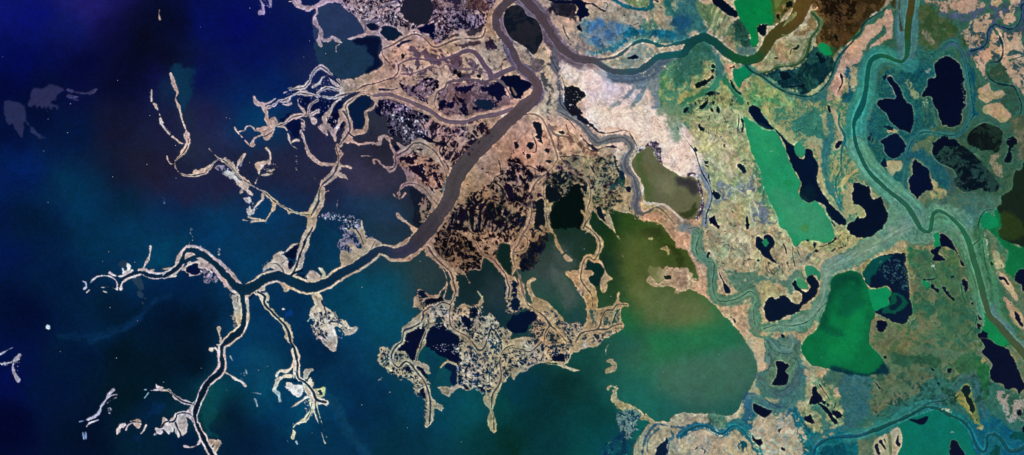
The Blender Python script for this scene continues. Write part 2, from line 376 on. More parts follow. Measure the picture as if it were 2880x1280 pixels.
parse("""
# ---------------- main land mass
P1 e4 : T20 0 -90 T50 1900 -100 T53 1900 1300 T33 1190 1260 1215 1145 1230 1050 1290 950 1350 850 1440 805 1600 795 1640 735 1718 722 T43 120 722 280 727 440 740 520 710 570 650 620 560 690 450 735 350 742 250 710 120 650 0 T42 640 1145 540 1010 420 890 300 770 180 670 60 628 0 640 T32 1718 650 1600 592 1500 580 1420 580 1360 535 1480 560 1560 470 1640 395 1718 430 T42 80 500 160 530 120 350 50 250 10 185 T32 1660 180 1600 90 1530 0 T31 1480 1090 1300 1060 1200 1010 1060 985 980 955 1020 1145 900 1080 830 960 790 1010 760 1145 700 1145 740 980 700 840 660 760 600 700 560 800 480 870 420 900 400 1000 390 1145 T32 370 60 310 100 310 230 230 330 180 430 60 430 T22 1718 500 1650 480 1600 400 1530 320 1450 280 1430 330 1400 440 1300 430 1240 470 1140 470 1050 430 950 330 870 230 860 190 T22 800 240 700 320 600 345 500 330 T22 600 230 690 120 740 0 T21 780 1145 830 1040 890 960 900 900 740 740 660 680 640 600 600 540 560 400 620 340 700 300 720 150 600 130 480 190 480 0 T20 380 1100 340 1060 250 930 0 950 0 800 130 785 230 740 370 690 415 640 370 560 400 470 380 365 240 355 240 310 190 230 130 170 60 110 0 60

P2 =4c6c54,70785a,0.42,f24 f60 : T50 400 -60 1900 -60 T53 1900 1300 T53 -60 1300 T52 100 1145 T52 560 240 T51 300 1100 T50 60 1145
P2 =2c5444,42624a,0.45,f24 f60 : T51 900 -100 1900 -100 1900 1000 1500 1100 1000 900 800 500
# ---------------- top-left strip of the mainland, dark marsh and lagoons
T10
P2 =1b2c50 o0.85 f50 @sea : 1500 60 1718 40 1718 780 1600 720 1500 650 1560 500 1560 420
P2 =04103c f30 @sea : 1270 980 1500 990 1718 1000 1718 1145 1380 1145 1290 1080
P2 =0c3652 f60 o0.8 @sea : 0 690 110 670 230 720 220 900 150 1140 100 1140
K8 n60 s1.4 =c8bce0 : 1280 960 1718 990 1718 1145 1320 1145
K8 n50 s1.3 =c8bce0 : 1400 850 1560 760 1718 860 1718 920 1500 930
K8 n24 s1.5 =b8a8d8 : 890 0 1020 0 1030 120 960 150 890 110
S5 =8a7ea4 w34>16 e8 : 900 0 930 60 940 120 ; 900 125 940 140 ; 1000 0 1005 60 1018 110
S5 w12 : 1180 15 1222 15
S5 w40>34 e6 : 1240 10 1270 50 1340 80 1420 85 1480 60 1540 20 1600 5 1718 10
S5 w30>22 e5 : 1290 0 1300 50 1330 75
S5 w40>28 e6 : 1465 80 1470 130 1440 180 1460 230 1500 290 1510 350 1530 400 1580 405 1630 370 1670 400 1718 430 ; 1515 350 1490 400 1512 455
S5 w18>10 : 1700 445 1665 470 1665 520
V5 c8 l40 : 1190 910 1270 890 1340 878 1390 830 1430 740 1470 690 1510 668 1560 700 1640 770 1718 830
S5 w26>20 : 840 970 860 1030 920 1056
S5 w14 : 920 1056 990 1035 1060 990 ; 1180 890 1215 882 ; 1140 935 1190 915 ; 1170 950 1220 938 ; 1320 925 1370 918
V5 c7 l42 : 980 1080 1040 1060 1080 1020 1150 1010 1200 975 1280 940 1360 943 1450 960 1550 975 1640 985 1718 955
V5 c8 l34 : 1480 945 1520 910 1560 885 1620 890 1660 908 1718 885
S5 w24>30 e5 : 1430 880 1490 840 1520 790 1570 765 1640 830 1718 880
S5 w22>30 e6 : 1280 1000 1290 1060 1340 1120 1360 1160
S5 w14 : 1130 1050 1170 1055 1210 1042
V5 c8 l30 : 1385 1160 1400 1070 1480 1005
S5 w26 : 1590 1160 1640 1050 1700 1000
S5 w26>40 : 925 1050 950 1100 965 1160
S5 w30>22 e6 : 0 740 22 800 42 870 68 940 50 980 55 1020 80 1060 105 1145
T20
P4 =26365a @sea e5 : -260 60 0 62 60 110 130 170 180 230 200 300 190 335 100 370 40 405 -260 410
P4 =1b3650 @sea e5 : -260 410 60 405 120 390 240 360 370 370 400 470 370 560 415 640 370 690 230 740 130 785 -20 800 -100 760 -200 700
P4 =06102f @sea f34 : 120 412 240 372 375 380 398 470 370 560 410 640 330 705 240 725 320 650 318 590 262 530 268 470 190 452
S5 w26>12 : 240 350 150 370 70 395
P3 =Ll,1a1838,0.5,r8 : 0 0 600 0 560 120 480 220 340 200 250 210 180 200 130 140 60 90
K8 n110 s1.4 =dcd8ec : 60 20 200 0 560 120 480 230 330 260 160 180
K8 n80 s1.2 =14122c : 60 20 300 0 560 120 480 230 330 260 160 180
P3 =8c7c90,1c1630,0.52,r8 : 900 -20 1560 -20 1500 90 1250 110 1450 150 1400 280 1100 350 980 430 900 390 820 330 930 230 920 120
P3 =8a7880,2a2038,0.45,14 : 940 0 1250 0 1240 90 1100 90 940 130
P3 =3a2632,6c5450,0.4,8 : 1290 0 1500 0 1490 80 1300 90
K8 n110 s1.3 =d8d0ec : 930 0 1250 0 1200 200 1000 400 900 380 940 130
K8 n40 s1.3 =14122c : 940 20 1250 0 1240 110 1000 120
P4 =1d1f30 @lakeTop r6 : 628 0 600 90 640 180 700 222 770 252 850 222 900 160 932 90 900 20 890 -60 630 -60
P4 =02062c : 780 290 870 250 940 240 950 370 880 360
P4 =0a1430 : 250 245 320 235 380 270 370 310 300 315 255 280
P4 =0a1c34 @lakeDk r6 : 405 280 450 265 520 275 560 320 612 355 560 400 480 420 430 390 405 330
P3 =L,141030,0.5,r8 : 480 150 600 180 760 260 830 330 800 350 740 330 640 270 500 240
K8 n60 s1.4 =dcd0dc : 480 130 760 250 850 350 800 360 640 300 500 250
V5 c14 l46 : 1450 290 1420 370 1350 388 1280 388 1150 398 1050 440 960 475 910 462 840 390 740 342 620 390 500 460 410 502 425 570 485 640
S6 =2c2a3e w10 : 740 342 700 270 620 205 500 170
S6 =6c6680 w18 : 552 0 545 30 450 50 410 110 380 210 220 215 ; 200 200 240 250 240 320
S6 =2c2438 w8 : 860 240 960 170 1020 150 1060 90 1180 105 1300 110 ; 1010 60 1020 100 1000 140 ; 200 0 290 70 340 140 ; 560 70 590 60 620 10
S6 =5c4c60 w14>44 e1 : 570 655 650 610 740 588 860 602 950 610 1050 590 1140 560 1180 545 1215 525 1260 515
S6 =5c4c60 w34>60 e1 : 1210 530 1260 508 1330 520 1390 580 1440 660 1490 720 1510 780
S6 =3c3248 w12>9 : 570 650 572 720 530 775 430 810 330 842 230 862 130 920 0 960
S6 =6c5a6a w14>20 : 600 745 700 742 820 705 900 672 980 690 1020 680 1040 650 1100 660 1180 690 1260 695 1330 690 1345 640 1300 590
S6 =6c5a6a w14 : 1090 600 1040 640 1030 690 ; 1340 700 1400 715 1470 730
S6 =5c4e62 w44>60 : 1500 790 1560 760 1640 720 1718 690
S6 =5a4e5c w30>14 : 1500 800 1430 832 1370 808 1200 805 1070 828 1040 880 960 940 935 1030 950 1090
S6 =6c5e6a w20 : 1540 795 1620 830 1680 920 1718 990
P4 =04060e : 600 540 630 540 637 595 610 602 ; 755 682 795 665 770 687 ; 1130 715 1150 710 1160 742 1140 745 ; 1165 760 1190 742 1202 772 1170 775 ; 1360 760 1395 755 1380 780 ; 1065 765 1095 765 1090 785
P3 =2a2034,5c4858,0.4,8 : 1435 410 1500 380 1530 420 1560 480 1500 470 1450 450
P3 =3a2c38 f8 o0.9 : 1160 455 1250 425 1390 415 1400 442 1300 470 1180 470
P3 =1c1a2c o0.8 f12 : 1040 400 1160 340 1350 280 1440 250 1420 320 1280 365 1120 375
P3 =7a6478,04061e,0.62,14 : 600 850 700 860 760 820 900 800 970 860 930 930 870 1030 800 1030 720 990 630 940
K8 n70 s1.6 =e0c8cc : 760 840 900 800 970 860 850 1030 740 960
S6 =04103a w20>8 e4 : 380 900 500 905 560 890 ; 570 460 640 420 720 402
P4 =061a3a @lakeRing : 90 1040 160 985 210 960 290 975 320 1030 300 1090 240 1145 235 1225 200 1280 120 1310 95 1260 70 1145
S5 w38>40 e3 : 50 1160 40 1060 110 1000 210 940 320 965 350 1010 320 1080 240 1130 262 1200 250 1280 210 1330 140 1325
V5 c10 l38 =5a5268 : 60 1160 45 1060 110 1000 200 940 330 968
S5 w96 e3 : 330 960 480 948 560 975 700 1028 830 1088 930 1140 T21 1000 50 1100 82 1250 82 1400 32 1560 5 1718 -50
S6 =6c5c6c w34>44 e1 : 330 960 480 948 560 975 700 1028 830 1088 930 1140 T21 1000 50 1100 82 1250 82 1400 32 1560 5 1718 -50
S6 =584a5a w8 : 480 940 600 975 760 1040 900 1100 T21 1000 40 1100 70 1250 70 1400 18 1560 -10
P3 =70607a,070a28,0.62,14 : 380 1000 500 990 620 1030 700 1070 850 1145 700 1160 400 1160 340 1100
K8 n60 s1.6 =d8c8d8 : 380 1000 620 1020 800 1145 400 1145
P3 =7c6468,0a0a2a,0.36,20 : 980 950 1060 860 1300 830 1600 850 1700 1000 1718 1145 1000 1150 960 1040
P4 =060828 e9 @marshLakeA : 970 1040 1000 1000 1050 985 1070 1040 1010 1085 975 1070
P4 =0f2038 e6 @marshLakeB : 1330 1020 1430 985 1530 1020 1540 1080 1460 1120 1380 1080
P4 =080a2c e9 @marshLakeC : 1410 890 1600 850 1690 970 1640 980 1560 1030 1500 960 1430 930
P4 =080a2c e8 : 1140 890 1230 870 1340 850 1300 920 1220 940
P4 =080a2c e6 : 1090 1040 1120 1040 1110 1090 1080 1080 ; 1190 1070 1220 1060 1220 1110 1190 1110
S6 =241c30 w7 : 1400 880 1370 960 1320 1020 1240 1040
K8 n26 s1.4 =cfd8ee : 0 820 200 840 200 900 0 930
P2 =7a6a70 o0.5 f30 : 1000 150 1400 150 1450 250 1100 340
P2 =c8a088 o0.55 f50 : 520 620 900 600 1160 700 1440 740 1440 790 1060 800 900 740 560 830

# ---------------- land between the upper rivers
T30
P4 =0d1524,20222a,0.4,30 @oxbow r5 e2 : -20 60 60 45 110 80 150 150 170 165 230 190 270 250 300 330 310 400 270 480 240 545 200 552 150 490 60 430 0 390 -50 330 -90 210 -70 120
P4 =030826 @lakeRiv r5 : -110 790 -20 752 60 745 130 800 200 840 180 870 120 930 70 990 10 975 -60 870
S6 =7a6a5a w20 : 0 880 20 920 40 950
P2 =5a8494,8c8c84,0.38,14 f60 : 700 210 900 170 1150 240 1250 280 1200 400 1100 500 900 560 720 540 660 440
P2 =3c6a94,6a8090,0.4,14 f50 : 760 260 900 200 1100 260 1050 400 900 470 780 430
P2 =a89484,7a7880,0.45,8 f30 : 560 380 720 370 800 480 740 540 640 500
P2 =1c6a82,14586c,0.4,20 f30 : 1150 290 1400 280 1718 310 1718 440 1560 430 1400 370 1250 370 1120 470 1000 520 820 560 760 545 900 500 1080 430
P2 =5c8478 f26 o0.8 : 1150 390 1260 370 1500 400 1718 380 1718 420 1500 430 1320 390 1200 440
P2 =3c7468,8c9478,0.35,14 f20 : 1380 60 1718 0 1718 330 1550 300 1280 290 1300 200 1400 160
P2 =a89c80,7c9080,0.3,8 f12 : 1420 80 1500 20 1560 120 1660 220 1640 290 1500 280 1420 220
P2 =a89c88,8c8c80,0.3,8 f10 : 760 70 860 50 1000 60 1150 82 1290 125 1310 220 1200 255 1120 235 1010 190 960 210 880 150 790 190
P2 =4a4244,8c7c70,0.4,8 f20 : 370 20 640 10 650 100 640 200 560 200 420 120
S2 =155a68 w46 f12 : 1030 -10 1100 45 1200 78 1300 95 1390 70 1400 0
P2 =7c8c60,4c7868,0.5,14 : 1130 0 1380 0 1370 50 1280 80 1180 50
S2 =1a6468 w60 f30 : 1560 40 1640 140 1700 240 1718 300
P3 =20202c,3c3840,0.4,14 f14 : 400 30 600 10 650 60 640 200 560 190 420 120
P4 =040b28 e6 @lakeFork : 610 0 690 0 730 30 745 70 770 130 755 170 700 185 690 230 668 170 642 140 660 90 640 50
S4 =040b28 w24>10 e5 @lakeFork : 720 30 820 45 880 85 940 112 
S4 =040b28 w22 e5 @lakeFork : 360 -5 450 15 620 20
P4 : 665 262 690 258 716 335 690 322 668 292
P4 : 1130 588 1200 570 1240 545 1288 578 1262 610 1205 598
S4 w14 : 1438 5 1470 22 
P4 : 1487 65 1504 65 1500 80 1488 78 ; 1130 150 1143 150 1140 163 ; 1418 242 1432 242 1426 252
S6 =1c3c50 w6 : 1135 235 1200 255 1270 235 ; 940 110 960 40 920 20
P4 =12141e f6 : 540 880 600 860 660 870 700 930 730 962 690 1010 660 1060 700 1110 715 1145 T31 600 10 T30 540 1060 530 960
K8 n26 s1.3 =e8e4f4 : 540 880 690 900 690 1100 580 1140 540 1000
P2 =e6d0c8,beb2ae,0.26,f24 f40 : 450 540 560 620 700 660 850 690 940 740 1040 820 1280 860 1350 1000 1560 1145 700 1145 720 1000 700 900 600 850 540 800 470 700
P2 =ecdce8 f14 o0.85 : 650 700 760 690 820 680 880 720 940 750 900 790 830 790 780 740 700 730
P2 =6a7c8a,8c9690,0.4,f14 f50 : 1000 720 1400 720 1718 600 1718 800 1600 980 1500 1145 1380 1145 1400 1000 1300 880 1120 820
P2 =3c7a50,8ca068,0.36,s30 f40 : 1500 760 1718 620 1718 1145 1500 1145 1480 980
S2 =7c8890 w36 f20 : 1280 820 1180 940 1080 1040 1000 1080
S2 =6a7c84 w44 f22 : 1380 850 1300 960 1220 1060 1180 1145
S2 =c8b8a8 w30 f14 : 1360 1000 1280 1060 1200 1145
S2 =566878 w160>130 f44 : 900 700 1000 750 1100 770 1300 760 1400 700 1500 620 1718 560
S2 =6a5e6c w210>150 f34 : 60 -40 200 90 300 200 360 330 440 460 560 560 700 620 850 640
S2 =645870 w120>150 f24 : -130 200 -60 420 30 620 150 740 250 850 290 900 230 1010 50 1145
P2 =7c8c8c,a09c88,0.4,8 f14 : 900 610 1000 600 1120 560 1280 470 1440 500 1440 560 1320 640 1260 690 1100 690 980 680
P2 =b4a088 f10 o0.8 : 910 610 1000 615 1100 620 1060 670 980 660
P2 =c4b09c f20 o0.8 : 290 450 380 470 380 600 420 700 420 900 380 1145 300 1145 300 900 280 740 260 620
P2 =d0b898 f14 o0.6 : 310 560 370 580 400 700 400 800 330 760 300 660
S6 =243444 w7 : 385 490 388 570 420 650 460 725 472 850 472 950 492 1050 560 1120 600 1160 ; 460 725 510 800 530 900 528 1060 ; 510 240 530 320 570 390 ; 150 490 200 600 ; 400 1060 440 1120
S2 =5c5c68 w60 f14 : 420 500 420 640 450 720 480 900 490 1060 560 1130
P2 =e4c4a8 f10 o0.7 : 180 1105 260 1060 280 1120 240 1145 190 1130
P2 =685c62 f14 : 130 490 250 560 300 640 260 740 200 640 150 560
K8 n50 s1.5 =d0c8a0 : 1400 680 1700 640 1700 700 1260 800 1200 780

# ---------------- upper right: green lagoon, brown wetland
T40
P2 =4a8068,98a070,0.36,14 f40 : -100 600 400 600 900 760 1300 960 1718 900 1718 1300 -100 1300
P2 =2c5f68,3c7470,0.5,f14 f40 : -60 0 130 0 180 120 250 330 100 345 -60 400
P2 =1a4c6c f60 o0.8 : -80 180 60 160 100 280 -20 340
P2 =5c7858,a09c74,0.38,s16 f16 : 150 50 300 60 450 150 580 330 650 460 560 510 450 450 250 260
P2 =2c5a4c,1f4438,0.5,20 f20 : 480 180 620 240 680 440 640 500 560 400
P2 =b09878 f10 o0.8 : 350 320 430 350 540 500 500 480 420 420
P2 =4a7068,5c7c70,0.4,f14 f24 : 560 480 680 480 760 490 700 560 560 560
P4 =067c42 @lagGreenTop e2 : 520 0 900 -40 930 100 920 180 905 240 860 262 790 245 750 300 770 380 760 440 720 480 684 440 680 350 640 280 570 180 530 80
P4 =4c5820 o0.75 f40 @lagGreenTop : 890 -20 1070 -20 1000 60 940 170 905 140
P2 =4e4c22,5c5c30,0.4,20 f20 : 1000 0 1120 0 1100 90 1000 190 920 260 860 330 850 260 930 240 930 150
P4 =030d20 @lakeTopA r4 : 300 -30 400 -20 450 30 520 90 552 180 480 172 400 110 315 20
P4 =030f1c @lakeTopB r3 : 750 272 790 245 850 255 845 320 800 368 770 340
P2 =624c2a,3a2e18,0.45,r20 f26 : 1290 -60 1800 -60 1800 330 1500 500 1350 470 1380 250 1300 130
P3 =1a140c,4c3822,0.4,14 f12 : 1380 -20 1700 -20 1718 200 1600 230 1540 200 1440 130
S2 =2c4c2c w120 f50 : 1718 330 1600 420 1520 500 1480 560
K8 n14 s1.6 =e0b090 : 1300 70 1380 80 1330 100 1300 100
S2 =d0a080 w16>10 f4 : 1490 300 1520 350 1560 400
P4 =08120c : 1530 350 1550 370 1560 405 1538 385 ; 1060 20 1090 5 1105 40 1062 82 1042 60 ; 1015 100 1045 85 1047 115 1015 125 ; 945 150 965 150 960 175
P2 =c09070 f8 : 940 130 970 130 960 150 940 155 ; 1000 60 1025 50 1010 90
P8 =74784c @islandRivA e2 : 1005 270 1030 210 1090 150 1140 118 1142 150 1090 205 1040 245
P8 =6c784c @islandRivB e2 : 985 345 1060 348 1068 365 1000 358
P2 =8a7048,a08c68,0.4,14 f10 : 1100 372 1200 250 1270 150 1340 190 1352 290 1290 340 1200 372
P2 =a8906c,8a9068,0.35,14 f8 : 870 480 940 410 1020 390 1150 385 1250 380 1260 460 1200 540 1150 600 1090 640 1000 620 900 630 840 672 780 660 730 650 820 600 860 560
S2 =5c7048 w56 f12 : 1290 130 1350 180 1380 250 1350 310 1290 370 1270 460 1240 550 1180 630 1080 660 950 672 880 710 780 740
S6 =2c4c34 w22 : 1290 120 1350 180 1372 250 1345 310 1290 375 1272 460 1240 560 1170 635 1080 664 950 676 880 715 780 745
P3 =0c2c34,1d4a46,0.42,20 f12 : 800 750 900 700 1100 690 1200 640 1280 540 1310 470 1350 480 1500 560 1540 600 1500 700 1430 840 1330 920 1250 950 1100 920 950 840 860 790
P4 =051620 : 978 720 1050 728 1075 765 1055 785 1000 792
P4 =051620 : 1345 530 1400 560 1455 590 1400 637 1370 600 ; 1060 860 1210 845 1222 880 1100 888 ; 1380 770 1415 760 1412 790 1390 795
P4 =0e8c50 @pondGrn e2 : 1360 460 1400 430 1450 450 1490 490 1510 552 1440 562 1390 520
S2 =3c706c w64 f14 : 620 650 700 725 800 775 900 850 1000 910 1120 955 1270 980 1380 925 1460 845 1515 720 1540 630 1600 540 1718 420
S6 =0b3a38 w20>14 : 620 640 700 722 800 770 900 850 1000 910 1120 952 1270 970 1370 922 1450 842 1510 720 1540 622 1600 530 1718 410 T50 0 395 70 320 100 240 200 160 290 115 340 60 375 0
P4 =0a7850 @lagMid e2 : 510 692 570 690 620 660 690 730 665 780 600 820 572 885 540 850 510 780
S4 =0a1418 w12 : 1080 545 1095 495 1150 485 1168 450
P4 =0a1418 : 885 572 920 572 962 585 920 594
P4 =04121c r3 : 130 860 150 830 210 805 270 790 300 752 312 772 250 832 150 882
P4 =04121c : 300 640 318 640 315 675 300 675 ; 296 710 312 706 308 732 296 732 ; 245 940 290 918 302 932 265 950 ; 485 680 515 665 518 680
P4 =04121c e4 : 160 1100 200 1030 250 1008 250 1050 200 1100 ; 0 1110 40 1062 60 1080 20 1145 ; 300 1030 315 1030 310 1065 298 1060 ; 275 1080 300 1090 305 1140 280 1120 ; 335 1060 355 1060 370 1135 345 1120 ; 120 1030 132 1030 130 1045
S4 w14 : 480 812 520 890 545 920 578 945 ; 1592 750 1608 820 1580 890 1550 945 
S4 w20 : 655 1030 662 1050 ; 1462 1070 1480 1120
P2 =c09c80,a89878,0.3,14 f6 : 430 620 480 630 560 672 560 700 500 712 500 800 470 790 420 700
P2 =b0a080,a89878,0.3,14 f6 : 590 830 640 790 690 760 690 900 650 960 610 960 590 900
P2 =a0a06c,8ca06c,0.4,14 f8 : 360 800 430 820 470 950 500 1145 330 1160 360 950
P2 =a8a074,6c8c60,0.3,14 f8 : 220 600 320 620 330 700 310 780 180 880 100 900 90 800 200 740
P2 =a8a068,809c64,0.35,14 f14 : 0 950 240 900 320 900 300 990 60 1040 -60 1145
P2 =8a9c6c,4c8a60,0.36,20 f20 : 700 760 900 860 1100 980 1300 1080 1320 1160 450 1160 600 1000
P2 =2a6464,3a7468,0.4,f14 f20 : 1180 1010 1450 900 1440 1145 1330 1145
P2 =3a6c60,2c6450,0.5,f14 f40 : 60 420 230 410 330 520 370 640 400 740 340 760 320 640 200 600 180 760 60 800 0 850 -80 900 -80 600
S2 =3a8060 w50 f14 : 380 760 330 860 230 930 100 990 0 1050 -60 1100
S2 =2c7858 w44 f10 : 400 770 440 830 520 920 590 1030
S2 =3c706c w50 f10 : 350 560 370 680 390 760
P2 =c4a088,b49884,0.3,14 f5 : 1718 450 1718 640 1650 700 1620 800 1640 850 1550 1000 1470 900 1520 800 1580 700 1600 600 1660 520
P2 =a89878 f5 : 1450 930 1500 950 1550 1010 1560 1145 1460 1145 1440 1020
P2 =98a078 f5 : 1600 1010 1640 940 1718 880 1718 940 1640 1000 1620 1145 1590 1145
P2 =1c5a68 f10 : 1650 700 1718 640 1718 1145 1640 1145 1560 1050 1600 980 1660 880

# ---------------- top right corner
T50
P2 =2e5a50,3a6850,0.5,f14 f30 : 400 0 1900 -60 1900 1200 300 1160 0 700 0 400
P2 =4e3a22,302614,0.45,20 f10 : -200 -60 370 -60 300 100 150 190 60 300 -20 390 -200 500
P2 =3c3418 f14 : 372 -20 455 -20 430 110 360 60
P2 =c49e86,b89880,0.35,8 f5 e5 : 130 260 200 240 270 205 282 310 220 370 150 440 130 500 60 620 0 650 -60 660 -60 440 60 380
P2 =c49e86,a88878,0.35,8 f5 e5 : 320 100 395 95 400 380 320 412 250 480 160 495 200 420 310 350 300 200
P2 =a89c78 f5 : -20 680 40 690 40 780 0 900 -40 900
P2 =2c5c48,3a6858,0.5,14 f14 : 60 500 150 500 320 420 420 380 500 420 500 560 200 560
S2 =46706e w110 f24 : 480 -40 480 200 490 400 500 560
S2 =48706c w80 f20 : 640 -20 620 300 600 520 560 640
S2 =2c7a6c w120>170 f36 : 560 640 430 590 330 540 230 560 170 640 150 760 120 920 70 1080 40 1200 T51 40 120 60 300 120 460 220 620 330 740
P2 =36522e,4c5c3c,0.4,14 f40 : 650 60 900 100 1000 200 1040 330 950 400 800 520 700 480 650 300
P2 =2f4c2c f20 : 1080 370 1130 350 1150 440 1100 470
P2 =4a5a70,3c6058,0.4,14 f30 : 850 140 1150 100 1330 60 1320 130 1100 230 920 200
P2 =b49882,5c6454,0.4,14 f8 : 740 0 1250 -10 1320 60 1250 90 1150 120 950 110 860 80
P2 =b49c84,5a6458,0.42,14 f10 : 1080 300 1280 150 1400 120 1480 180 1380 250 1320 420 1200 490 1160 470 1080 350
P2 =8c7c64,5c6450,0.5,8 f14 : 700 330 760 330 850 430 780 480
P2 =46506e,38585c,0.4,14 f24 : 1340 80 1560 20 1560 130 1460 200 1320 330 1320 420 1280 360 1380 250 1400 120
P2 =3c5060 f20 : 1630 0 1800 -20 1800 600 1718 600 1710 340 1640 300 1680 160
P2 =c0a288,b4a084,0.35,14 f5 @sandLobeA : 1400 250 1480 290 1560 320 1640 310 1700 380 1700 560 1620 590 1560 650 1600 780 1718 900 1800 900 1718 620 1650 600 1560 640 1530 660 1560 760 1640 860 1600 830 1520 700 1500 610 1500 500 1460 400
P2 =b89c84,8c8070,0.35,14 f10 : 1580 600 1718 600 1760 960 1660 880 1580 800 1530 680
P2 =c0a288,b4a488,0.3,14 f5 : 1180 525 1340 480 1400 300 1440 330 1490 400 1500 560 1460 600 1350 640 1340 790 1290 770 1230 650
P2 =c4a68c,b09c80,0.3,14 f5 : 1480 150 1560 100 1560 -40 1680 -40 1620 100 1650 200 1600 250 1520 230
P2 =b8a080 f5 : 1410 60 1440 0 1500 0 1490 60 1440 80
P2 =b8a080,9c9068,0.35,14 f5 e5 @sandLobeB : 1252 900 1300 870 1360 825 1420 920 1540 900 1480 980 1410 990 1330 1035 1268 1010
P2 =a09c74,b49c80,0.4,14 f6 e5 : 1310 1075 1420 1050 1540 1040 1590 1145 T51 1600 20 1560 70 1500 90 1420 50 1350 5 T50 1310 1130
P2 =2c4c3c,586048,0.35,14 f10 : 1370 680 1460 650 1560 760 1600 850 1500 840 1410 800 1360 740
P2 =2c5a44,345044,0.5,14 f20 : 1450 860 1640 880 1680 1000 1680 1145 1580 1145 1500 1030 1560 940
S2 =324c70 w46 f16 : 1700 60 1690 180 1640 270 1580 300 1500 280 1430 250 1370 290 1345 400 1300 480 1190 520 1150 560
S6 =0a2a3a w13 : 1730 20 1690 60 1685 180 1640 262 1580 292 1500 272 1430 245 1380 270 1350 330 1340 430 1290 480 1180 512 ; 1400 270 1450 330 1492 420 1505 520 1470 612 1370 632 1340 680 1352 760 1410 820 1500 852 1610 870 1650 950 1688 1040 1680 1145
S6 =14384a w6 : 1350 785 1310 830 1240 770 1190 640 ; 1718 560 1620 590
P2 =145058,2a6c60,0.4,f14 f20 : 270 760 400 680 560 620 800 640 830 700 760 850 740 960 860 1145 T51 860 60 880 130 700 250 600 330 560 480 540 760 440 740 300 620 160 440 110 250 120 60 T50 180 1145 220 900
P2 =1c5a50,0f4850,0.5,14 f24 : 440 640 560 640 700 720 640 830 500 760
S2 =2c6666 w80>70 f16 : 640 530 760 570 860 530 930 450 1010 430 1080 500 1130 640 1165 800 1190 950 1195 1145 T51 1170 60 1100 170 1000 215 850 200 730 185 650 200 580 290 540 450 530 620 520 820
S2 =40607c w24 f10 : 930 490 1010 440 1080 510 1120 600
S6 =155048 w7 : 680 520 780 545 880 480 950 425 1010 420 1080 470 1130 600 1165 800 1190 1000 1210 1145 T51 1180 60 1110 165 1030 215 900 210 730 178 650 205 580 290 540 400
P2 =2f6a60,1f5c54,0.4,f14 f14 : 640 530 950 490 1000 560 860 590 700 620 560 600
P2 =0f5060 f24 : 1150 640 1230 760 1240 900 1230 1145 1200 1145 1190 900
P2 =0f6070 f24 o0.8 : -60 950 40 900 60 1060 0 1145 -60 1145
P4 =020a24 e5 r5 @lakeBigN : 900 570 960 562 990 600 1060 640 1100 750 1112 880 1140 950 1120 1050 1100 1145 T51 1110 40 1080 90 1000 130 940 125 880 118 865 60 T50 850 1145 800 1010 760 970 700 965 740 860 750 800 820 760 830 640
P3 =3c6c60,1a5050,0.4,14 f10 : 760 970 800 1000 860 1145 T51 880 130 760 180 T50 700 1145 680 1050 700 970
K8 n30 s1.5 =9cc0a0 : 690 990 760 1000 750 1090 690 1090
K8 n30 s1.2 =a0b8a8 : 1060 700 1150 950 1120 1100 1090 900
P4 =020d28 e4 r5 @lakeW : 240 1045 330 985 415 990 400 900 350 830 345 780 385 780 440 840 470 900 520 1010 580 1050 605 1145 T51 605 110 582 192 530 182 440 140 360 70 325 0 T50 290 1120
P3 =a0a080 f4 o0.8 : 360 770 375 765 440 820 430 860 400 860 420 940 420 980 400 980 400 920 360 860
P3 =8c9c74,2c6458,0.4,8 f8 : 520 800 560 780 600 860 640 980 620 990 560 900
P3 =a09c78,2c6458,0.4,14 f8 : 340 960 400 910 420 960 370 980
P4 =0a1c28 : 290 790 320 740 330 770 310 800
P2 =8a9c84 f6 : 735 712 760 705 765 725 742 735

T51
P4 =021230 e4 r5 @lakeSW : 260 282 300 245 380 208 440 200 512 290 510 372 430 452 380 452 312 372 300 322
P4 =0a1a30 e5 : 300 120 350 118 400 150 385 172 330 160 ; 280 490 310 452 332 480 322 532 292 520
P3 =0c2a34,3a6c60,0.4,14 f12 : 120 220 160 160 200 230 260 285 220 320 150 290
P3 =a8a07c f4 e5 : 320 165 420 150 440 180 340 195
P2 =a8a47e,b4a884,0.3,8 f3 e6 @sandWhite : 330 480 400 465 480 490 482 550 430 585 380 632 358 580 328 540
P2 =1a5460,2a6460,0.4,f14 f30 : 540 420 700 340 800 420 950 580 960 760 840 700 740 540 640 450
P4 =020f2c e4 r5 @lakeTri : 620 460 690 508 750 580 770 650 800 740 760 780 700 800 650 866 600 820 560 770 560 680 600 600 585 520
P3 =3c6460,5c8478,0.4,8 f6 : 560 790 590 740 600 800 660 860 640 890
P2 =a8a074,8c9870,0.4,8 f5 e6 : 780 665 840 700 840 760 905 755 945 800 930 860 870 888 800 880 760 815 700 785 780 790 850 820 860 790 800 740
P2 =3c6c60,52705c,0.4,f14 f30 : 700 900 1000 800 1400 820 1480 900 1440 1100 1290 1000 1250 1145 900 1145 700 1000
S2 =3c5c58 w60 f20 : 950 560 1000 650 980 800 900 900 780 970
P3 =05121c,213f3a,0.5,20 e5 f4 @lakeMottle : 795 400 800 300 860 250 940 240 1040 270 1100 320 1200 400 1300 500 1400 620 1472 725 1440 790 1370 790 1250 770 1130 790 1060 750 1020 680 1040 620 980 540 880 500 820 440
P4 =030a20 f10 @lakeMottle e8 : 800 410 800 300 860 250 940 240 1040 272 1080 330 980 330 900 340 850 400
P4 =04141c f12 e12 : 1080 700 1200 680 1300 690 1260 760 1140 770
S2 =6c8c70 w7 f4 e3 : 1060 290 940 240 860 245 800 310 790 420 880 510 980 550 1030 620 1030 720 1100 790 1250 795
P3 =0a1416,1a3026,0.42,20 e6 f4 @lakeRound : 1140 230 1230 140 1330 92 1420 120 1490 180 1495 240 1460 370 1390 390 1300 382 1220 340 1140 290
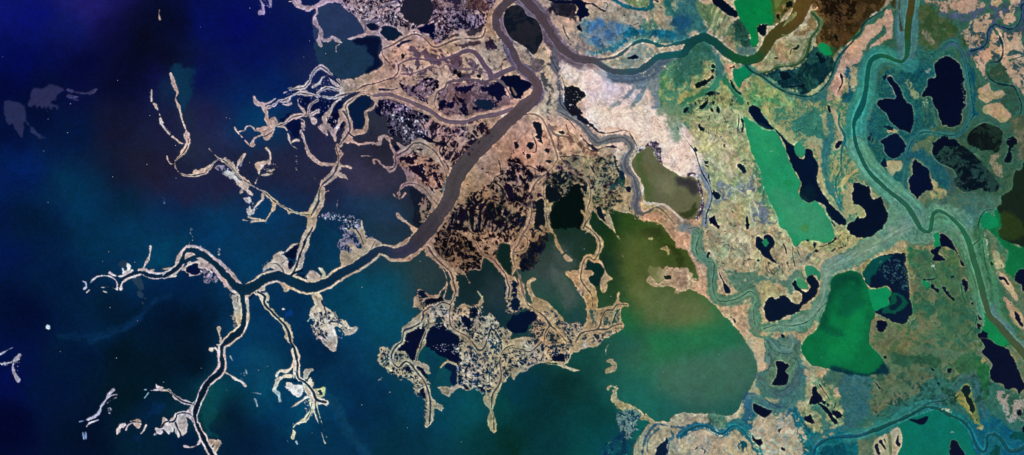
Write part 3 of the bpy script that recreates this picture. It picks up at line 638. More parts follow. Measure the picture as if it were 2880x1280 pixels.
S2 =6c8c70 w7 f4 e3 : 1210 130 1330 88 1420 112 1490 170 1500 240
S2 =5c8c60 w10 f5 e4 : 1060 290 1120 240 ; 1110 370 1160 400 1240 410 1270 440
P4 =060c1c e7 @lakeEast : 1550 255 1600 222 1635 260 1620 340 1590 400 1570 480 1530 470 1545 330
P2 =90886c,586850,0.35,8 f8 : 1390 430 1450 400 1460 440 1400 462 ; 1370 490 1440 500 1500 580 1530 670 1440 620 1380 550
P2 =4c5840,6c6850,0.4,14 f24 : 1560 60 1800 40 1800 460 1680 480 1640 300
P4 =15241a f8 @lakeOlive e3 : 1800 450 1718 470 1690 560 1630 572 1600 680 1590 760 1500 830 1490 900 1440 930 1450 1040 1480 1145 T52 1450 40 1480 110 1560 150 1650 170 1718 205 1800 230
P4 =2c4018 f50 o0.8 @lakeOlive : 1480 1000 1600 1000 1700 1100 T52 1718 60 1600 120 1480 90 1450 20
P4 =0c6a3c f30 @lagGreenR : 1440 930 1480 1000 1500 1145 T52 1450 20 1470 100 1560 155 1718 210 1800 240 1800 420 1650 470 1600 520 1520 400 1560 250 1430 90 1330 0 T51 1300 1145 1290 1060 1340 992 1400 1000
P4 =0c8052 @lagGreenR f8 : 1290 1145 1290 1060 1340 992 1400 1000 1450 1060 1460 1145
S6 =0c3c38 w8 : 1250 1145 1270 1060 1320 980 1400 960
P4 =020f26 e5 r5 @lakeKnob : 0 700 50 695 110 730 160 745 170 800 200 860 260 830 300 880 330 950 325 1060 280 1145 210 1210 130 1242 40 1245 -40 1220 -70 1160 -40 1090 0 1080 40 1030 60 1050 110 1060 130 1010 120 960 60 920 5 900
P3 =b4a474,989868,0.4,8 f4 : -60 700 0 720 5 880 60 920 110 950 128 1010 95 1055 55 1040 30 1010 0 1080 -40 1060 -90 900
""")
parse("""
# ---------------- centre right: long green lagoon and the long dark lake
T41
P1 e4 : -100 100 -50 640 100 640 150 700 220 760 260 900 100 1100 0 1145 300 1145 300 0
P2 =9ca47c,8ca074,0.4,14 f20 : 60 0 660 -10 700 300 800 600 900 900 960 1145 200 1145 280 900 200 500
P2 =b8b098,9ca480,0.35,14 f30 : 240 200 500 220 620 420 520 640 440 660 300 480
P2 =dccab8,a49c98,0.28,s30 f26 : -500 -60 -300 60 0 280 80 420 130 570 60 600 -60 640 -200 560 -260 380 -480 260
P2 =6c7884,808c80,0.4,14 f16 : 330 700 450 690 500 800 400 900 300 960 ; 560 700 640 630 700 640 720 780 620 840 ; 750 900 900 950 960 1100 960 1145 760 1145 680 1000
P2 =5c7470 f14 : 590 380 640 350 660 480 640 520 610 470
P2 =b8a07c,a8a478,0.4,14 f12 : 380 900 600 880 620 1000 560 1145 300 1145 260 1000
P2 =3c7a60,5c8c68,0.5,s16 f10 : 690 480 760 500 820 700 880 860 900 1000 820 900 740 700
S2 =74808c w80>60 f20 : -80 60 0 160 90 330 170 500 240 680 280 800 270 900 230 1000 220 1145
S6 =0c2030 w11 : -60 130 0 215 60 300 118 370 160 500 205 610 262 710 292 790 288 870 260 960 238 1010 230 1100
S2 =c4c0b0 w13 f5 e3 : 120 200 180 300 220 400 300 490 380 570 430 680 490 740 560 775 620 820 ; 520 770 532 860 480 950 450 1020 500 1090 590 1145 ; 720 620 742 750 700 850 740 940 762 1010 715 1145 ; 670 880 690 1040 720 1100 ; 280 220 250 300 270 400 ; 470 750 420 850
P2 =3c7860,9ca06e,0.42,f24 f26 : 880 -40 1800 -40 1800 1200 1640 1100 1450 850 1350 600 1150 300 1000 180
P2 =2e6c5c,3c7c68,0.5,f14 f26 : 1100 100 1200 0 1400 0 1420 160 1440 280 1200 200 1130 180
P2 =9ca07a f8 : 1390 10 1440 0 1452 80 1440 190 1400 130
S2 =a8a07c w46>60 f10 : 1520 -20 1560 100 1590 220 1590 290 1545 345
S2 =a4a472 w50>40 f12 e6 : 820 -60 900 80 1000 170 1100 275
P2 =a8a880,98a074,0.4,14 f8 : 1220 270 1300 235 1380 280 1400 310 1330 345 1320 420 1250 330
S2 =a8a074 w56>50 f14 e6 : 1340 340 1390 480 1390 640 1440 760 1540 890 1660 1030
S2 =a8a074 w36 f12 e5 : 1540 480 1510 600 1470 710
S2 =b0a46e w44 f8 e5 : 1790 540 1718 590 1640 660 1600 730 1640 790 1720 870 1660 900 1740 950
S2 =34706c w70 f20 : 1480 40 1490 200 1430 420 1440 620 1500 800 1600 920 1718 1000
S2 =1c6a6a w90 f20 : 1700 -20 1690 150 1690 330
S6 =226668 w20>12 : 1580 0 1570 100 1620 200 1632 260 1600 340 1590 500 1590 560 1540 660 1550 800 1590 900
S6 =2a6c5c w8 : 1140 180 1190 150 1330 155 1350 60
P4 =229162 @lagLong e2 : 610 20 660 60 720 90 790 150 850 170 940 182 1000 292 1040 380 1082 480 1150 620 1195 705 1160 780 1200 860 1290 902 1330 880 1420 962 1450 1030 1490 1085 T42 1525 90 1480 145 1430 158 1370 140 1300 125 1200 135 1130 185 1090 112 1040 30 T41 985 1145 960 1060 905 940 862 860 812 720 780 560 722 450 672 320 632 160
P4 =3c9468 f120 o0.6 @lagLong : 1050 900 1300 920 1440 1040 T42 1480 120 1300 110 1100 60
P4 =1c8c58 f60 o0.6 @lagLong : 900 800 1150 850 1150 950 980 960
P4 =4c6212 f16 o0.95 @lagLong : 1175 1130 1215 1105 1270 1118 T42 1270 30 1230 50 1185 30 1165 0
P4 =208c54 @lagLong f14 o0.8 : 1010 680 1080 660 1110 700 1060 740
K8 n16 s1.4 =7ac090 : 800 300 960 320 1000 520 820 420
P4 =02122c @lakeLong r5 e3 : 660 -40 690 -90 770 -70 800 0 850 60 905 130 980 200 1060 280 1125 330 1135 400 1190 452 1222 440 1240 350 1300 358 1318 420 1362 520 1350 660 1390 760 1450 860 1540 960 1640 1070 1645 1110 1560 1110 1450 1000 1430 930 1330 862 1290 892 1230 882 1185 820 1182 740 1190 700 1122 560 1070 460 1035 320 962 200 920 160 850 155 760 105 700 40
P4 =2c8c66 @inletGrn e2 : 1130 300 1180 288 1225 350 1232 400 1200 445 1142 410 1128 350
P4 =041c2c @lakeLong f30 : 1190 760 1290 720 1340 800 1290 880 1220 860
P4 =04142a r3 : 140 90 175 120 208 172 178 170 150 130
P4 =04142a r4 @lakePeanut : 538 512 590 502 632 540 636 582 602 592 560 560
P4 =04142a @lakeBottle r4 : 282 720 330 760 382 820 372 860 340 868 310 840 292 780
S4 w9>16 @lakeBottle : 258 598 266 660 290 735
P4 : 112 330 148 352 132 372 ; 230 488 248 488 246 500 232 500 ; 240 520 258 524 252 545 240 540 ; 405 300 425 298 428 305 418 325 ; 408 78 435 72 435 85 412 95 ; 330 60 345 60 342 85 332 80 ; 508 985 522 985 520 998 508 996 ; 1018 1068 1030 1068 1028 1085 1018 1085 ; 55 150 70 190 60 200
P4 r4 : 270 1060 310 1040 340 1090 400 1130 360 1145 280 1110
P4 r4 : 640 1040 655 1030 666 1150 655 1175 625 1165
P4 r4 : 1538 342 1560 310 1588 290 1570 330 1550 350
S4 w8 : 565 0 562 90 552 180
S4 w16 e5 : 595 60 610 110 600 175
S4 w14 : 1498 1085 1530 1130

T31
P2 =d8b8a0 f40 o0.6 : 560 0 900 0 1300 200 1400 300 1200 400 1180 220 1000 160 840 160
P2 =ecdacb,c0b0aa,0.26,f24 f30 : 720 -20 1400 -60 1718 60 1900 400 1850 640 1718 640 1640 590 1540 540 1480 470 1430 370 1370 300 1260 350 1240 240 1150 150 900 170 820 130
P2 =6c8c70 f50 o0.8 : 1480 -60 1718 -60 1718 200 1640 260 1560 60
P2 =c89c7c f30 o0.55 : 340 180 560 230 640 380 640 460 480 420 420 280
P2 =c08c7c f40 o0.4 : 0 200 180 60 380 300 420 430 360 560 100 700
P2 =8a8468,a08c6c,0.5,s16 f24 : 560 430 760 420 1000 500 1040 760 1060 960 900 1050 760 860 640 620
P3 =L,0b0b1e,0.5,r8 e8 f6 : -40 420 150 560 210 640 185 700 170 900 110 1160 -40 1160
P3 =L,0b0b1e,0.5,14 e8 f6 : -40 780 120 760 170 850 120 1160 -40 1160
P3 =8c8468,0c1420,0.45,8 f8 : 430 560 470 530 620 560 740 660 765 760 700 720 620 700 560 800 450 830 340 760 400 660
P3 =a08c6c,20484c,0.42,8 f8 : 900 480 1030 420 1080 600 1130 740 1060 800 1000 740 930 620
P3 =9c8868,1c3424,0.4,8 f10 : 800 860 960 900 1080 1000 1180 960 1280 1060 1100 980 900 1060
P4 =02100e @sea f14 e6 : 570 790 640 700 690 690 720 860 720 1000 700 1145 500 1145 400 1145 380 1000 460 880
P4 =08121a @bayDark1 e6 : 340 740 430 740 480 800 480 850 420 900 360 900 340 820
P4 =061420 @bayDark2 e6 : 680 710 750 720 765 780 720 800 690 760
P4 =0a141a @bayDark3 e6 : 250 880 320 860 330 1000 330 1145 230 1145 240 1000
P4 =061822 e4 : 840 950 880 940 930 1010 950 1090 900 1080 850 1000
P4 =1c4a3a e3 : 1075 600 1135 640 1130 720 1100 690
P4 =0c2436 e3 : 1022 420 1045 430 1060 540 1125 600 1135 650 1110 660 1060 570 1035 500
P4 =0c1424 e6 : 205 80 280 90 312 150 300 220 322 320 290 290 240 220 215 150
P4 =0c1424 e6 : 160 290 205 280 222 320 190 362 158 340 ; 145 415 190 400 205 440 170 470 140 450 ; 90 380 130 365 132 410 100 405 ; 340 462 400 470 390 512 350 500 ; 30 290 60 300 62 355 30 345 ; 340 350 358 352 362 388 340 385
P4 =0c1424 e4 : 475 180 510 178 525 200 495 202 ; 430 262 460 290 478 342 455 315 ; 1150 742 1190 738 1194 790 1165 780 ; 90 1030 130 1010 140 1060 120 1145 90 1145
S6 =1a1620 w8 : 545 110 570 180 640 230 700 310 800 372 870 378 900 360 ; 200 200 240 300 240 380 210 390 ; 270 570 280 500 310 460 ; 150 520 210 540 265 575 ; 0 470 18 400 10 350 ; 740 440 780 510 830 590 ; 480 430 560 430 640 420 760 440 ; 450 0 560 60 640 150
S6 =1c1c30 w24>20 e5 : 690 210 740 280 800 330 850 362 920 340 1000 330 1060 340 1105 372
S6 =18182a w12>8 e4 : 850 175 930 195 1050 180 1140 165 1190 210 1240 290 1262 350
S4 w50>22 =14162a e5 : T30 660 1120 T31 680 30 740 80 800 120 845 160
P3 =5c5870,1c1a30,0.5,8 f4 : 1360 310 1440 310 1500 400 1500 480 1450 460 1430 370
K8 n40 s1.4 =e8e0f0 : 1230 260 1260 400 1280 360 1260 300 ; 1360 300 1510 320 1510 480 1450 470
S5 w20 e4 =d0bca8 : 1240 230 1270 330 1230 420 1190 500 1230 590 1280 660 1310 760 1320 860 1350 900 1440 905 1540 925 1640 1000 1720 1080
S2 =6e7074 w84 f18 : 480 -40 620 40 700 100 760 180 820 250 870 285 1000 250 1120 245 1190 300 1200 350 1150 420 1130 480 1150 560 1220 640 1250 730 1260 830 1240 920 1270 990 1310 1010
S6 =585a60 w14>30 : 480 -20 620 60 700 120 760 190 820 260 870 290 1000 248 1120 240 1190 300 1200 350 1150 420 1130 480 1150 560 1220 640 1250 730 1260 830 1240 920 1250 980 1310 1010
S6 =565c58 w14>9 : 1310 1010 1380 980 1450 940 1510 970 1580 1040 1640 1120
V5 c16 l60 =706460 : T21 1650 60 T31 60 40 130 8 230 5 300 50 370 180 420 320 455 430 450 470 380 570 290 640 220 720 190 800 185 900 195 1000 150 1145 T32 110 60 60 170 15 225 20 350 60 450 90 560 110 650 160 780
S6 =70686a w26>14 : 370 110 400 170 440 210 560 230
V5 c8 l34 : 480 430 560 530 650 610 750 660 790 760 785 860 760 960 790 1020 740 1100 720 1150
V5 c6 l26 : 320 730 320 840 345 900 340 1000 360 1145
S5 w22>16 e5 : 830 970 880 1050 960 1110 1010 1145 ; 700 980 740 1040 720 1145
P2 =e4c090 f8 o0.85 : 1290 890 1330 900 1400 940 1340 970 1300 930
P2 =c89c7c,a88c68,0.4,14 f10 : 1280 1030 1480 1010 1560 1060 1600 1145 1480 1090 1300 1060

# ---------------- bay in the centre, strips of land
T32
P2 =2c3816 @sea f44 o0.8 : 1400 0 1500 40 1480 150 1640 200 1718 250 1718 420 1660 400 1650 300 1500 160 1300 60
P2 =062826 @sea f30 : 720 330 800 340 900 360 930 440 900 500 880 590 800 560 770 500
P2 =0a1022,34302c,0.35,14 f12 : 180 0 370 0 360 60 310 100 330 220 240 330 180 430 70 430 60 320 160 240
S5 w40>18 e4 : 360 0 430 70 445 140 500 250 ; 540 290 590 325 
S5 w44>14 e5 : 1000 -10 1045 60 1105 150
S5 w10 : 1108 270 1115 292
V5 c8 l56 : 730 -20 790 20 850 80 885 150 880 230 850 300 820 325 780 295 740 310 710 370 700 430 690 520 740 600 790 660 812 730 808 790
P5 e5 =L,a88c6c,0.4,14 : 600 440 680 430 760 480 765 530 840 620 868 720 860 810 750 810 700 700 640 600 540 470
P5 e5 : 700 430 820 455 770 490 760 540 700 520
P5 e3 : 850 315 900 345 935 430 970 480 1010 515 950 545 962 600 930 655 885 620 900 520 935 440 900 370 850 335
P5 e5 : 700 800 860 800 880 790 960 800 1020 790 1050 660 1085 660 1095 740 1165 770 1110 810 1100 930 1128 1000 1000 1080 T33 900 -10 860 40 700 80 600 150 500 220 T32 340 1180 250 1145 160 790 250 740 350 750 430 830 520 900 550 965 620 960 700 985 740 950 745 850
P3 =L,14324a,0.5,r8 f10 : 200 800 330 860 400 960 500 1080 620 1145 T33 480 200 T32 200 1145 180 900
P3 =a8946e,2a5250,0.4,8 f8 : 780 830 960 830 1080 830 1095 940 980 990 850 1010 800 900
P3 =a89478,1c3a50,0.46,r8 f8 : 420 850 530 910 540 980 480 1020 420 960 ; 500 1000 700 960 720 1020 640 1100 560 1080
P3 =b49478,2c3c48,0.3,8 f8 : 600 540 680 600 750 700 760 780 700 700
P5 e4 : 140 620 160 540 210 510 230 520 190 560 210 640 250 700 330 740 430 830 530 910 480 960 250 830
P2 =54605c @sea o0.5 f60 : 370 420 500 430 600 600 650 700 560 760 470 600
V5 c10 l50 : 160 780 250 835 330 900 385 980 470 1060 540 1140
V5 c10 l44 : 640 1150 700 1060 850 1025 885 980 905 900 950 830 1010 830 1060 772 1155 775
V5 c10 l36 : 850 1025 960 1020 1020 985 1100 970
S6 =20404c w12 : 1010 970 1045 870 1080 820
V5 c8 l30 : 380 985 340 1040 320 1145
S5 w28 e4 : 300 -10 330 30 390 30 ; 160 30 190 120 240 120 260 60 320 60
P3 =14141c,8c7860,0.35,8 f8 : 200 0 380 0 350 60 240 110 170 100
V5 c8 l40 =6a645c : 20 250 110 230 150 180 150 110 100 60
P5 e5 : 1380 560 1500 560 1560 470 1530 400 1590 390 1640 395 1620 450 1718 430 1760 480 1760 650 1718 645 1600 592 1420 582
P4 =10201a r3 : 1535 480 1600 470 1612 500 1560 530 1530 520
P8 e4 @isletA =a0906c : 1350 530 1380 490 1420 520 1430 545 1380 555
P8 e6 @isletB =98885c : 1490 200 1590 215 1590 270 1558 300 1540 240 1510 230
P8 e3 @isletC =8c8458 : 1375 110 1400 100 1422 112 1400 120
P5 e5 : 0 500 40 490 60 560 60 620 100 680 130 780 60 840 0 860 -60 760 -60 560
P3 =L,081c38,0.5,r8 f8 : -60 560 60 560 100 680 130 800 0 860 -60 860
P4 =02102c e6 @marshN1 : 0 900 100 850 220 840 240 900 180 980 120 1060 0 1060 -40 980
P4 =041830 e6 : 0 560 40 540 60 600 20 620 ; 0 740 50 720 60 780 20 830 0 800

T22
P3 =80644f,0b0b14,0.6,r14 f8 : 1000 30 1120 0 1250 100 1390 220 1430 330 1400 440 1290 430 1290 480 1200 470 1130 410 1000 330 950 200
P2 =120e18 f10 o0.7 : 1010 60 1120 60 1080 120 1180 260 1100 230 1000 130 ; 1150 60 1240 110 1340 200 1320 280 1200 180
P3 =b08c70,1c1418,0.5,r14 f8 : 1250 0 1718 -10 1718 180 1600 140 1540 260 1430 260 1380 180 1300 90
P4 =0c2420 @sea f20 e4 : 1560 260 1600 160 1680 170 1718 260 1718 490 1650 440 1560 330
S2 =74604e w30>14 f5 e6 : 1060 130 1130 250 1180 300 ; 1130 240 1200 400 1250 490 1292 555 ; 1270 250 1330 340 1400 430 ; 1340 300 1420 330 1400 420
S5 =8a7868 w34>10 e5 : 1170 420 1240 470 1290 558
P5 e6 : 1180 -10 1250 60 1380 150 1450 260 1540 300 1600 390 1670 450 1690 560 1660 560 1640 490 1560 400 1500 320 1420 300 1360 200 1260 110
V5 c8 l38 : 1350 150 1430 280 1520 312 1585 390 1650 470 1672 560 1690 600 1680 700
S5 w44>30 e6 : T22 1690 500 T32 20 500
V5 c14 l80 : 870 190 920 270 975 335 1055 405 1105 460 1130 560 1148 640 1130 720 1095 772
S5 w26 e4 : 985 370 1030 430 1060 520 1052 590 1000 640 975 685 890 690 850 660 ; 1060 560 1050 640 1030 720 1080 740
P5 e8 : 740 690 780 640 830 640 880 690 900 700 850 720 820 760 840 840 720 820 705 740
P4 =04122c @sea : 780 650 840 640 875 690 830 705 790 690
P4 =0c1a20 : 1010 640 1040 620 1050 660 1010 690
P5 e6 : 840 760 940 760 1080 740 1140 820 1220 750 1300 780 1380 750 1420 690 1432 750 1395 820 1430 885 1510 870 1570 940 1570 1000 1640 1060 1718 1010 1718 1145 T23 1718 330 1640 400 1600 440 1560 520 1540 600 1490 610 1440 600 1460 520 1390 450 1320 460 1280 490 1180 480 1080 555 980 480 960 450 1100 440 1150 400 1160 240 1060 195 1150 0 T22 1180 1100 1050 1010 950 980 860 1080 860 1145 T23 800 60 760 190 880 230 900 330 850 330 780 270 860 380 900 430 850 430 900 540 950 620 1000 650 1000 690 940 685 920 800 890 850 850 860 860 720 840 580 780 500 740 430 660 360 560 340 500 290 400 230 370 150 400 70 470 50 500 100 580 0 T22 600 1145 640 1010 740 900 820 850 820 790
S5 w10 e8 =8c9078 : 1370 640 1410 700 1430 750
P3 =Ll,082440,0.52,r8 f6 : 880 790 1080 800 1085 1040 1000 1000 960 960 880 1000 800 1145 640 1145 650 1060 760 1000 840 900
P3 =Ll,0f2c40,0.46,r8 f6 : 1120 820 1430 780 1430 890 1540 900 1600 1010 1700 1060 1718 1145 1300 1145 1120 1000
P4 =030d2a e6 @marshW1 : 860 1145 862 1070 900 1000 960 965 1050 1010 1100 1060 1180 1090 1190 1145 T23 1178 50 1100 90 1060 110 950 60 900 80 860 40
P4 =030d26 e7 : 1200 940 1240 880 1300 930 1340 1020 1260 1020 ; 1290 820 1360 810 1380 860 1330 900 1290 870
P4 =040a1c e5 : 850 730 1030 700 1030 740 940 760 860 780
P4 =030c2a e6 : 640 1145 650 1080 720 1030 800 1000 830 990 860 1020 800 1145
S6 =041430 w14 : 1480 1145 1490 1060 1510 1020 1560 1060 1600 1145
V5 c14 l54 : 1095 775 1020 752 950 790 890 798 850 830 822 850 825 900 790 960 700 1010 630 1040 610 1145 T23 560 40 512 110 505 170 530 230 580 262 620 220 660 202 710 240 760 310 820 380 860 460 885 540 895 620 895 720 885 830
V5 c10 l60 : 1100 790 1088 850 1090 930 1110 1000 1180 1050 1260 1090 1310 1145 T23 1370 78 1405 88 1445 50 1460 0 T22 1480 1100
V5 c8 l28 : 870 930 880 980 850 1050 812 1145 T23 790 80 760 150 752 200
S6 =18303c w8 : 1600 1145 1560 1060 ; 300 210 340 140
K8 n80 s1.5 =d4dce0 : 880 800 1080 790 1090 1040 880 1000 740 1000 840 900
K8 n70 s1.3 =d4dce0 : 1120 830 1430 800 1600 1000 1718 1145 1300 1145

T23
P4 =030c2c e5 @marshW2 : 600 0 780 0 760 90 740 190 700 185 640 110 580 110 560 60
P4 =030c2c e6 @marshW3 : 870 40 1000 60 1180 40 1110 100 1200 140 1225 200 1160 225 1080 180 1000 170 920 100
P4 =0a4652 e4 @sea : 1010 260 1060 208 1120 230 1155 290 1160 380 1120 452 1000 450 960 400 970 320
P4 =041a3c @sea f14 e5 : 1120 280 1160 280 1160 420 1120 450 1090 380 ; 1060 220 1150 250 1150 320 1050 280
P4 =063c50 @sea f20 e4 : 820 130 880 100 980 180 1010 200 960 300 920 440 880 330 880 250
P4 =030e2c e5 : 750 260 800 250 860 330 880 380 840 360 790 310
P4 =030e2c e5 : 600 250 640 215 690 260 720 340 650 300 ; 800 480 830 480 860 560 830 570
P4 =041024 e4 : 1225 410 1270 450 1280 480 1230 470 ; 1375 460 1420 470 1440 500 1400 510
P3 =Ll,0c2c44,0.48,r8 f6 : 400 80 500 110 640 110 740 190 700 230 860 460 860 600 800 560 700 430 540 340 440 250
P3 =Ll,0c2c48,0.46,r8 f6 : 1180 0 1718 0 1718 330 1600 430 1480 520 1400 450 1290 450 1160 430 1180 240 1060 190
P3 =L,0c2434,0.4,r8 f4 : 850 600 900 600 900 800 860 820
P2 =a89c80 f14 o0.7 : 1280 20 1560 10 1520 90 1380 100
S4 w24>10 e6 =04102c @marshNavy : 1260 260 1250 340 1330 400
S6 =123a4c w14>8 : 1500 0 1540 60 1600 130 1590 200 1540 260 1490 340 1490 420 ; 1560 0 1560 110 1600 160
V5 c9 l44 : 1718 40 1660 60 1600 140 1595 230 1610 330 1590 430 1540 500 1515 560 1515 660 1530 760 1535 880
S6 =1c5060 w8 : 400 210 480 150 ; 420 240 500 160 ; 1320 60 1360 130 1340 190 ; 1600 0 1610 80 1580 150
P5 e5 : 1440 560 1500 530 1550 560 1540 680 1560 850 1545 920 1490 860 1465 840 1480 700 1440 620
P5 e6 : 940 680 960 620 1010 650 1000 690
S5 w22>16 e5 : 750 200 800 220 850 260 885 320
S5 w16 e6 : 1000 260 1060 205 1150 230
K8 n150 s1.4 =c8ccd4 : 1180 150 1480 100 1440 500 1180 460 1160 300
K8 n60 s1.4 =c8ccd4 : 400 80 600 160 860 400 880 560 760 430 500 280
K8 n50 s1.3 =c8ccd4 : 900 30 1180 30 1200 150 1000 110
K8 n24 s1.3 =c8ccc0 : 960 450 1150 460 1100 540
K8 n24 s1.3 =c8ccd4 : 1360 450 1440 520 1420 550 1350 490

T33
P5 e5 : -60 -20 700 -20 870 -10 880 20 690 90 600 150 520 225 490 235 360 225 240 225 150 280 100 320 60 330 20 390 -20 330
P3 =Ll,0c2c48,0.44,r8 f6 : 0 80 160 110 300 40 500 60 640 90 560 170 480 210 240 210 100 280 0 280 ; 40 0 280 0 220 80 100 60
P4 =040c26 e5 : 430 140 500 120 520 190 440 215 380 200 400 170
P2 =c4a480 f12 o0.8 : 540 0 690 0 660 60 560 100
S5 w22>14 e4 : 350 225 480 240 560 270 640 290 715 288
V5 c9 l40 : 0 62 90 78 170 105 230 70 300 0
S6 =8c8460 w8 : 545 0 545 70 500 95
K8 n60 s1.3 =c8ccd4 : 0 60 560 60 600 140 300 220 0 300
K8 n40 s1.3 =d0d0d8 : 700 0 880 0 700 70
S5 w12>22 e7 =8a8a74 @isletD : 968 30 945 80 945 130
P5 e6 @isletE =988c68 : 960 190 990 175 1030 200 1048 250 1010 310 950 325 930 280 1000 260 1010 230
P5 e8 @spitR =a8a07c,8c8a68,0.4,8 : 945 450 990 425 1040 430 1080 480 1065 560 1110 600 1180 640 1280 690 1380 770 1460 810 1400 820 1350 790 1290 800 1240 720 1150 740 1070 680 1010 600 1010 520 1000 470 970 520 945 500
P3 =6a8a84,0a3a50,0.55,8 f18 @sea : 1070 700 1280 720 1290 800 1260 900 1200 950 1100 900
K8 n90 s1.4 =b8d0cc : 1080 740 1290 740 1270 900 1160 940 1060 840
P2 =04304c,0a4c58,0.5,14 @sea f20 : 900 1145 980 1000 1080 960 1190 960 1180 1145
K8 n40 s1.1 =7cb0a8 : 900 1145 980 980 1190 950 1190 1145
P2 =a8a484,8c9c84,0.4,14 f10 : 1215 1160 1290 960 1380 840 1460 820 1420 900 1350 1000 1330 1145
S2 =345c70 w26 f8 : 1310 1145 1330 1020 1390 900 1460 830 1600 860 1718 870
P4 =061c38 e7 r4 @lakeS1 : 1440 1145 1450 1060 1500 1010 1560 1010 1560 1145 1540 1180 1440 1180
S2 =3c6470 w20 f6 : 1360 1100 1370 990 1440 910 1480 880 ; 1560 1145 1580 1000 1620 960 1600 900 ; 1640 1145 1700 980 1680 920
P8 e5 @isletF =b8b090 : 1590 790 1640 740 1700 730 1718 760 1700 820 1620 830
S2 =0c6a68 w14 f6 : 1360 800 1320 860 1280 930
P4 =086058 @sea f6 e4 : 1290 800 1360 800 1380 820 1320 870 1280 940 1220 980 1240 900
P2 =0c4c50 o0.6 @sea f60 : 1190 960 1260 960 1220 1060 1190 1060
""")
